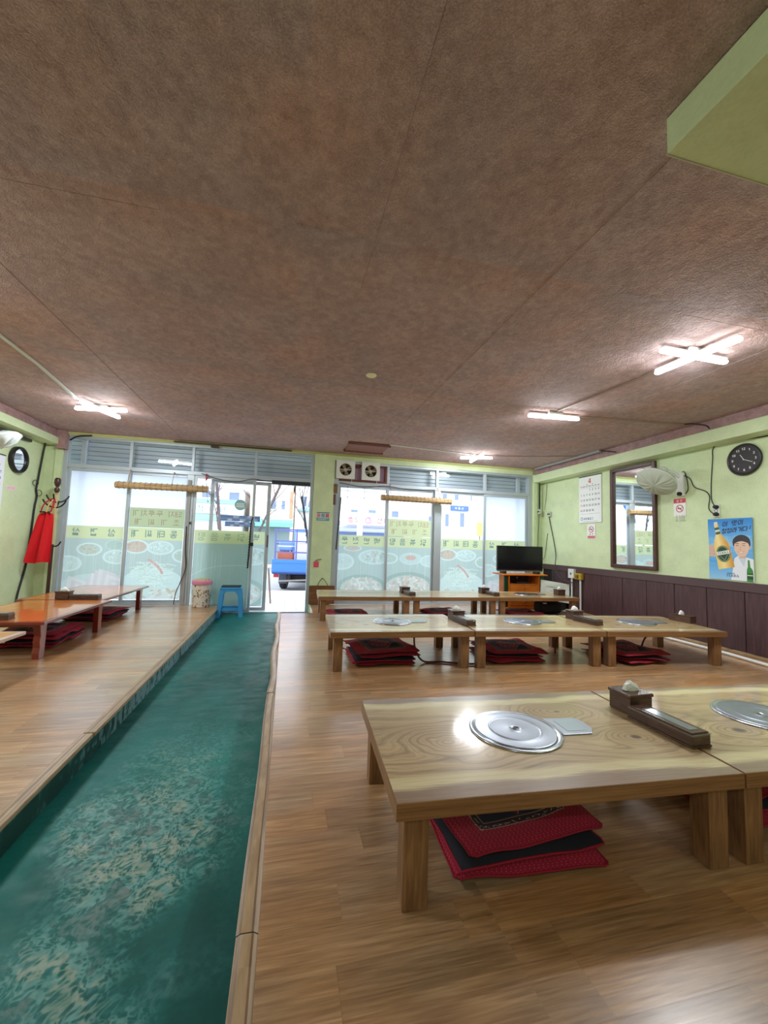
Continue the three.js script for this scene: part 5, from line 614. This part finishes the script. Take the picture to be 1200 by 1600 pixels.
// left wall
{ const t = thing('round_mirror', 'round mirror in a deep black frame on the left wall', 'mirror', [XL + 0.001, 2.13, -6.7]); t.rotation.y = Math.PI / 2; part('frame', lathe([[0.15, 0.01], [0.152, 0.05], [0.166, 0.062], [0.182, 0.055], [0.187, 0.03], [0.185, 0], [0, 0]], 56).rotateX(Math.PI / 2), M({ color: rgb(30, 26, 28), roughness: 0.4 }), t); part('mirror_glass', new THREE.CircleGeometry(0.153, 48).translate(0, 0, 0.03), M({ color: rgb(225, 230, 235), metalness: 1, roughness: 0.03 }), t);
  const T = canvas(200, 420, (g, W, H) => { g.fillStyle = '#e6ebf2'; g.fillRect(0, 0, W, H); g.fillStyle = '#5a6a96'; g.font = 'bold 26px sans-serif'; for (let r = 0; r < 6; r++) for (let c = 0; c < 4; c++) g.fillText(String(r * 7 + c + 1), 20 + c * 44, 80 + r * 46); });
  const c = thing('wall_calendar', 'narrow white calendar with blue numerals at the left picture edge', 'calendar', [XL, 1.74, -6.2]); part('page', new THREE.PlaneGeometry(0.5, 0.78).rotateY(Math.PI / 2).translate(0.012, 0, 0), print(T, 0.7), c); part('pad', rbox(0.001, 0.01, -0.39, 0.39, -0.25, 0.25, 0.002), M_paper, c); part('binding', rbox(0.001, 0.016, 0.39, 0.405, -0.252, 0.252, 0.002), M_black, c);
  one('wall_sticker', new THREE.PlaneGeometry(0.2, 0.07).rotateY(Math.PI / 2).translate(XL + 0.003, 1.72, -6.64), print(canvas(200, 70, (g) => { g.fillStyle = '#ecd8d4'; g.fillRect(0, 0, 200, 70); g.strokeStyle = '#d98a94'; hangul(g, '금연구역', 20, 18, 32, 40, 0.12); })), 'faded pink sticker on the wall under the round mirror', 'sticker');
  one('cable', tube([[-3.7, 2.5, -7.26], [-3.715, 2.3, -7.25], [-3.72, 1.9, -7.2], [-3.72, 1.76, -7.18], [-3.725, 1.68, -7.22], [-3.725, 1.5, -7.19], [-3.725, 1.0, -7.16], [-3.725, 0.65, -7.12], [-3.725, 0.2, -6.98], [-3.72, 0.03, -6.95]], 0.014, 90), M_cable, 'thick black cable running down the left wall by the coat rack', 'cable');
  for (const [y, z] of [[1.86, -7.13], [1.72, -7.24]]) one('cable_loop', new THREE.TorusGeometry(0.045, 0.005, 8, 24).rotateY(Math.PI / 2 - 0.3).translate(XL + 0.03, y, z), M({ color: rgb(66, 66, 58), roughness: 0.7 }), y > 1.8 ? 'upper small wire loop on the thick left wall cable' : 'lower small wire loop on the thick left wall cable', 'wire');
  one('curtain_rail', [rbox(XL + 0.02, XL + 0.06, 2.43, 2.47, -6.9, -5.4, 0.006)], M({ color: rgb(52, 44, 40), roughness: 0.5 }), 'short dark rail under the left beam above the covered fan', 'rail'); }

// ------------------------------------------------------------------ outside
const out = struct('pavement', box(-14, 22, -0.5, -0.275, -11.3, ZF - 0.12, 1), M({ color: rgb(190, 192, 196), roughness: 0.8 }));
{ const m = [rgb(206, 210, 218), rgb(196, 200, 210), rgb(214, 216, 220)].map((c) => M({ color: c, roughness: 0.75 })); for (let i = 0; i < 11; i++) for (let j = 0; j < 7; j++) { const x = -1.1 + i * 0.226, z = -7.62 - j * 0.52; part('paving_tile', rbox(x, x + 0.22, -0.276, -0.25, z - 0.514, z, 0.004), m[Math.floor(rnd() * 3)], out); } }
struct('door_step', box(-0.6, 0.45, -0.45, YA - 0.01, -7.6, ZF - 0.105, 1), M({ color: rgb(176, 178, 180), roughness: 0.7 }));
struct('kerb', rbox(-14, 22, -0.5, -0.255, -11.5, -11.3, 0.02), M({ color: rgb(200, 202, 206), roughness: 0.8 }));
struct('road', box(-40, 60, -0.8, -0.42, -60, -11.5, 1), M({ color: rgb(165, 168, 172), roughness: 0.85 }));
{ // truck seen from behind
  const TT = -0.2, bed = (x, y, z) => [0.42 + Math.cos(TT) * x + Math.sin(TT) * z, -0.42 + y, -12.2 - Math.sin(TT) * x + Math.cos(TT) * z];
  const t = thing('pickup_truck', 'blue cargo truck with a caged bed parked outside the open door', 'truck', [0.42, -0.42, -12.2], TT), bl = M({ color: rgb(70, 128, 214), roughness: 0.35 }), dkb = M({ color: rgb(40, 62, 120), roughness: 0.5 }), cg = M({ color: rgb(98, 100, 166), roughness: 0.5 });
  part('tailgate', [rbox(-0.82, 0.82, 0.58, 0.97, -0.06, 0, 0.012), rbox(-0.8, 0.8, 0.86, 0.93, -0.01, 0.012, 0.006), rbox(-0.8, 0.8, 0.62, 0.66, -0.01, 0.014, 0.006)], bl, t); for (const x of [-0.8, 0.76]) part('side_gate', rbox(x, x + 0.04, 0.58, 0.97, -2.8, -0.06, 0.008), bl, t); part('bed_floor', rbox(-0.8, 0.8, 0.54, 0.6, -2.8, 0, 0.006), dkb, t); part('front_board', rbox(-0.8, 0.8, 0.6, 1.3, -2.84, -2.8, 0.008), bl, t);
  for (const x of [-0.74, -0.13, 0.2, 0.72]) part('cage_post', rbox(x - 0.02, x + 0.02, 0.97, 1.86, -0.05, -0.01, 0.004), cg, t); for (const y of [1.18, 1.5, 1.84]) part('cage_rail', rbox(-0.76, 0.76, y - 0.018, y + 0.018, -0.045, -0.015, 0.004), cg, t); for (const x of [-0.76, 0.74]) { part('side_rail', [rbox(x, x + 0.03, 1.82, 1.86, -2.8, -0.05, 0.004), rbox(x, x + 0.03, 1.4, 1.43, -2.8, -0.05, 0.004)], cg, t); }
  part('cab', rbox(-0.78, 0.78, 0.5, 1.95, -4.3, -2.95, 0.12), bl, t); part('rear_window', rbox(-0.6, 0.6, 1.3, 1.75, -2.952, -2.94, 0.01), M({ color: rgb(40, 50, 60), roughness: 0.1 }), t); part('chassis', [rbox(-0.36, -0.28, 0.36, 0.54, -4, -0.1, 0.01), rbox(0.28, 0.36, 0.36, 0.54, -4, -0.1, 0.01), rbox(-0.45, 0.45, 0.28, 0.52, -0.7, -0.3, 0.04)], M({ color: rgb(44, 40, 42), roughness: 0.7 }), t);
  part('bumper', [rbox(-0.6, 0.5, 0.34, 0.39, -0.14, -0.08, 0.01).rotateZ(0.06)], M({ color: rgb(150, 146, 140), roughness: 0.5 }), t); for (const x of [-0.68, 0.52]) { const w = part('wheel', lathe([[0.1, -0.1], [0.26, -0.1], [0.285, -0.06], [0.285, 0.06], [0.26, 0.1], [0.1, 0.1]], 36).rotateZ(Math.PI / 2).translate(x < 0 ? x + 0.02 : x + 0.1, 0.286, -1.1), M({ color: rgb(40, 42, 48), roughness: 0.7 }), t); part('rim', new THREE.CylinderGeometry(0.14, 0.14, 0.16, 24).rotateZ(Math.PI / 2).translate(x < 0 ? x + 0.02 : x + 0.1, 0.286, -1.1), M_steelDull, w); }
  for (const x of [-0.74, 0.3]) part('mud_flap', rbox(x, x + 0.26, 0.2, 0.5, -0.68, -0.66, 0.004), M({ color: rgb(88, 92, 108), roughness: 0.7 }), t); for (const x of [-0.76, 0.62]) part('tail_lamp', rbox(x, x + 0.14, 0.44, 0.54, -0.1, -0.03, 0.01), M({ color: rgb(170, 40, 46), roughness: 0.3 }), t);
  const foam = (x, y, l, lid) => { const b = thing('foam_box', l, 'box', bed(x, y, -0.32), TT, 'white foam boxes in the truck bed'); part('box_body', rbox(-0.215, 0.215, 0, 0.25, -0.16, 0.16, 0.02), M({ color: rgb(236, 240, 244), roughness: 0.7 }), b); part('lid', rbox(-0.22, 0.22, 0.25, 0.29, -0.165, 0.165, 0.014), M({ color: rgb(244, 246, 248), roughness: 0.7 }), b); };
  for (let r = 0; r < 4; r++) for (let c = 0; c < 2; c++) foam(0.02 + c * 0.45, 0.605 + r * 0.292, ['lowest', 'second lowest', 'third lowest', 'topmost'][r] + ' white foam box in the ' + ['inner', 'outer'][c] + ' column on the truck bed');
  { const b = foam(-0.48, 0.605, 'white foam box under the orange crate on the truck bed'); }
  const cr = thing('crate', 'orange crate of red fruit behind the truck cage', 'crate', bed(-0.48, 0.9, -0.32), TT); part('crate_body', [rbox(-0.22, 0.22, 0, 0.02, -0.15, 0.15, 0.004), rbox(-0.22, 0.22, 0, 0.26, 0.13, 0.15, 0.006), rbox(-0.22, 0.22, 0, 0.26, -0.15, -0.13, 0.006), rbox(-0.22, -0.2, 0, 0.26, -0.13, 0.13, 0.006), rbox(0.2, 0.22, 0, 0.26, -0.13, 0.13, 0.006)], M({ color: rgb(196, 110, 84), roughness: 0.6 }), cr); for (let k = 0; k < 10; k++) part('fruit', new THREE.SphereGeometry(0.05, 12, 8).translate(-0.16 + (k % 4) * 0.105, 0.25 + rr(0, 0.02), -0.08 + Math.floor(k / 4) * 0.08), M({ color: rgb(210, 70, 60), roughness: 0.4 }), cr);
  const bu = thing('cargo_bundle', 'blue and white wrapped bundle above the orange crate', 'bundle', bed(-0.48, 1.21, -0.32), TT); part('wrapping', new RoundedBoxGeometry(0.42, 0.3, 0.3, 4, 0.07).translate(0, 0.15, 0), M({ color: rgb(120, 156, 214), roughness: 0.5 }), bu); part('binding_strap', [rbox(-0.215, 0.215, 0.12, 0.16, -0.155, 0.155, 0.01)], M_white, bu);
}
// bare trees
function branch(list, p, d, len, r, depth) { const pts = [p.clone()]; let q = p.clone(), dir = d.clone(); for (let i = 0; i < 3; i++) { dir.add(new THREE.Vector3(rr(-0.16, 0.16), rr(-0.05, 0.14), rr(-0.16, 0.16))).normalize(); q = q.clone().addScaledVector(dir, len / 3); pts.push(q); } for (let i = 0; i < 3; i++) list.push(rod(pts[i].toArray(), pts[i + 1].toArray(), r * (1 - i * 0.2), r * (0.8 - i * 0.2), 6)); if (depth > 0) for (let k = 0; k < 3; k++) branch(list, pts[1 + (k % 3)], dir.clone().add(new THREE.Vector3(rr(-0.9, 0.9), rr(0, 0.7), rr(-0.7, 0.7))).normalize(), len * rr(0.5, 0.75), r * 0.5, depth - 1); }
function tree(label, base, lean, len, r, m) { const t = thing('bare_tree', label, 'tree', base); const mid = V(lean).multiplyScalar(len * 0.5).add(new THREE.Vector3(0.04, 0, 0)), end = V(lean).multiplyScalar(len); const g = new THREE.TubeGeometry(new THREE.CatmullRomCurve3([new THREE.Vector3(), mid, end]), 20, r, 9, false); part('trunk', g, m, t); const list = []; for (let k = 0; k < 7; k++) branch(list, V(lean).multiplyScalar(len * (0.55 + k * 0.07)), V(lean).normalize().add(new THREE.Vector3(rr(-1, 1), rr(0.1, 0.6), rr(-0.7, 0.7))).normalize(), rr(0.5, 1.0), r * 0.42, 2); part('branches', list, m, t).userData.kind = 'stuff'; return t; }
const M_bark = M({ color: rgb(112, 100, 104), roughness: 0.9 });
tree('bare leaning tree crossing the upper left of the doorway', [-1.25, -0.25, -9.3], [0.55, 1.35, 0.0], 2.1, 0.024, M_bark);
tree('thin bare tree standing at the right of the doorway', [0.62, -0.25, -9.4], [-0.17, 1.25, 0], 1.9, 0.022, M({ color: rgb(58, 60, 74), roughness: 0.9 }));
tree('bare forked tree seen through the glass beside the door', [-1.45, -0.25, -10.4], [-0.14, 1.5, 0], 1.9, 0.034, M_bark);
one('walking_stick', rod([-0.27, -0.25, -9.2], [-0.34, 0.5, -9.1], 0.022, 0.02), M({ color: rgb(140, 120, 112), roughness: 0.8 }), 'wooden stick leaning outside the left edge of the doorway', 'stick');
{ const g = new THREE.PlaneGeometry(0.5, 0.9, 8, 10), p = g.attributes.position; for (let i = 0; i < p.count; i++) { const v = (p.getY(i) + 0.45) / 0.9; p.setX(i, p.getX(i) * (0.25 + v * 0.8) + v * 0.35); p.setZ(i, 0.06 * Math.sin(p.getX(i) * 14)); } g.computeVertexNormals(); one('blue_tarp', g.translate(0.52, 2.35, -9.6), M({ color: rgb(40, 120, 226), roughness: 0.5, side: THREE.DoubleSide }), 'blue tarpaulin gathered beside the thin tree in the doorway', 'tarp'); }
// buildings across the road
function building(label, x0, x1, y1, z, depth, color, wins, extra) {
  const t = thing('building', label, 'building', [(x0 + x1) / 2, -0.42, z]), w = x1 - x0, cx = (x0 + x1) / 2, m = M({ color, roughness: 0.85 });
  part('wall', box(-w / 2, w / 2, 0.001, y1 + 0.42, -depth, 0, 1), m, t); part('roof_edge', rbox(-w / 2 - 0.1, w / 2 + 0.1, y1 + 0.42, y1 + 0.6, -depth - 0.1, 0.12, 0.02), M({ color: rgb(206, 208, 212), roughness: 0.8 }), t);
  for (const [a, b, c, d] of wins) { const f = part('window', [rbox(a - cx, b - cx, d + 0.42 - 0.06, d + 0.42, 0, 0.06, 0.008), rbox(a - cx, b - cx, c + 0.42, c + 0.48, 0, 0.08, 0.008), rbox(a - cx, a - cx + 0.06, c + 0.48, d + 0.36, 0, 0.06, 0.008), rbox(b - cx - 0.06, b - cx, c + 0.48, d + 0.36, 0, 0.06, 0.008)], M_white, t); part('pane', box(a - cx + 0.05, b - cx - 0.05, c + 0.47, d + 0.37, 0.004, 0.02), M({ color: rgb(120, 140, 168), roughness: 0.15 }), f); }
  extra?.(t, cx); return t;
}
const signTex = (w, h, bg, draw) => canvas(w, h, (g) => { g.fillStyle = bg; g.fillRect(0, 0, w, h); draw(g); });
const signBoard = (t, x0, x1, y0, y1, z, tx, side = M_white) => { const s = part('sign_board', rbox(x0, x1, y0 + 0.42, y1 + 0.42, z - 0.12, z, 0.01), side, t); part('sign_face', sheet(x1 - x0 - 0.04, y1 - y0 - 0.04).translate((x0 + x1) / 2, (y0 + y1) / 2 + 0.42, z + 0.006), print(tx), s); };
building('white two-storey building with a red lettered sign across the street', 2.0, 6.8, 3.9, -22, 6, rgb(226, 230, 236), [[3.3, 3.82, 2.66, 2.93], [4.28, 4.8, 2.66, 2.95], [5.6, 6.1, 2.5, 2.95], [2.55, 2.85, 1.9, 2.3]], (t, cx) => {
  signBoard(t, 3.05 - cx, 5.6 - cx, 2.03, 2.6, 0.2, signTex(512, 116, '#eef0f4', (g) => { g.strokeStyle = '#c0566e'; hangul(g, '중앙', 20, 26, 64, 84, 0.13); g.strokeStyle = '#b05a9a'; g.lineWidth = 10; g.beginPath(); g.arc(254, 60, 34, 0.7, 5.4); g.stroke(); hangul(g, '카', 240, 30, 60, 70, 0.13); g.strokeStyle = '#c0566e'; hangul(g, '센터', 350, 26, 64, 84, 0.13); }));
  part('awning', extrude([[0, 0], [0.9, -0.25], [0.9, -0.3], [0, -0.08]], 4.4).rotateY(-Math.PI / 2).translate(2.2, 2.36, 0.0), M({ color: rgb(150, 158, 190), roughness: 0.6 }), t); part('shop_front', rbox(-1.9, 2.0, 0.3, 2.05, 0, 0.04, 0.01), M({ color: rgb(122, 150, 200), roughness: 0.3 }), t); part('roof_shed', box(-2.0, 0.6, 4.5, 5.1, -3, -0.6, 1), M({ color: rgb(220, 224, 230), roughness: 0.8 }), t); });
building('pale tall building with narrow paired windows and a blue sign', 8.2, 13.5, 6.4, -24, 7, rgb(236, 234, 230), [[9.0, 9.35, 2.2, 3.1], [9.6, 9.95, 2.2, 3.1], [10.6, 11.0, 2.2, 3.2], [10.2, 10.6, 3.9, 4.9], [9.4, 9.8, 3.9, 4.9], [11.3, 11.7, 3.9, 4.9], [8.5, 8.85, 2.0, 2.9]], (t, cx) => { signBoard(t, 10.0 - cx, 11.2 - cx, 3.28, 3.6, 0.15, signTex(256, 70, '#4f74c8', (g) => { g.strokeStyle = '#dfe6f4'; hangul(g, '부동산', 50, 18, 36, 50, 0.13); }), M({ color: rgb(90, 120, 200), roughness: 0.5 })); part('corner_panel', box(0.6, 1.5, 2.8, 6.6, 0.0, 0.05), M({ color: rgb(206, 214, 240), roughness: 0.7 }), t); });
struct('wall_street', [rbox(7.6, 16, -0.42, 1.75, -20.2, -20, 0.01)], M({ color: rgb(232, 236, 242), roughness: 0.8 }));
{ const t = thing('yellow_sign', 'yellow upright street sign standing by the white street wall', 'sign', [9.75, -0.42, -19.4]); part('post', rod([0, 0, 0], [0, 2.6, 0], 0.03), M_aluDark, t); part('sign_panel', rbox(-0.16, 0.16, 2.05, 2.75, -0.03, 0.03, 0.01), M({ color: rgb(240, 206, 110), roughness: 0.5 }), t); }
{ const t = thing('utility_pole', 'pale concrete utility pole in front of the red lettered shop', 'pole', [3.0, -0.42, -17]); part('pole', rod([0, 0, 0], [0, 7, 0], 0.13, 0.1, 16), M({ color: rgb(222, 224, 228), roughness: 0.8 }), t); part('cross_arm', rbox(-0.6, 0.6, 6.2, 6.3, -0.05, 0.05, 0.01), M_aluDark, t); }
building('white shop building with pale cyan bands and blue letters', -6.2, -2.3, 3.6, -22, 6, rgb(236, 240, 246), [[-3.0, -2.4, 2.9, 3.5], [-4.3, -3.5, 3.05, 3.5]], (t, cx) => { const cy = M({ color: rgb(150, 216, 216), roughness: 0.6 }); part('band', rbox(-5.0 - cx, -1.95 - cx - 0.4, 2.83 + 0.42, 3.05 + 0.42, 0, 0.1, 0.01), cy, t); part('band', rbox(-5.0 - cx, -2.4 - cx, 1.98 + 0.42, 2.24 + 0.42, 0, 0.3, 0.01), cy, t); signBoard(t, -4.6 - cx, -2.9 - cx, 2.3, 2.8, 0.15, signTex(384, 112, '#f2f5f9', (g) => { g.strokeStyle = '#5d84a6'; hangul(g, '점스터', 40, 20, 72, 120, 0.12); })); });
building('peach coloured house with an orange corner stripe beyond the truck', -2.0, 0.2, 4.6, -23, 5, rgb(240, 222, 206), [[-0.95, -0.6, 2.7, 3.3], [-0.4, -0.1, 2.7, 3.3]], (t, cx) => { part('corner_stripe', rbox(0.1 - cx, 0.28 - cx, 2.7, 4.2, -0.1, 0.1, 0.02), M({ color: rgb(234, 150, 120), roughness: 0.7 }), t); part('awning', extrude([[0, 0], [0.9, -0.2], [0.9, -0.42], [0, -0.3]], 2.2).rotateY(-Math.PI / 2).translate(1.2, 2.62, 0), M({ color: rgb(120, 208, 190), roughness: 0.6 }), t); part('shop_front', rbox(-1.05, 1.05, 0.2, 2.2, 0, 0.05, 0.01), M({ color: rgb(130, 150, 150), roughness: 0.5 }), t); });
building('cream house with one tall window beyond the truck cage', 0.4, 1.9, 4.3, -24, 5, rgb(238, 236, 224), [[0.75, 1.1, 3.0, 3.7]], (t, cx) => { part('balcony', rbox(-0.5, 0.4, 3.2, 3.35, 0, 0.4, 0.02), M({ color: rgb(150, 196, 216), roughness: 0.6 }), t); part('chimney', rbox(0.2, 0.5, 4.9, 5.6, -1, -0.7, 0.02), M({ color: rgb(224, 200, 180), roughness: 0.8 }), t); });
building('long pale block filling the far street behind the lower shops', -16, 20, 3.0, -34, 6, rgb(226, 230, 236), [[-9, -8, 1.5, 2.5], [-6.5, -5.5, 1.5, 2.5]]);

scene.traverse((o) => { if (o.isMesh) { o.castShadow = true; o.receiveShadow = true; } });
renderer.render(scene, camera);
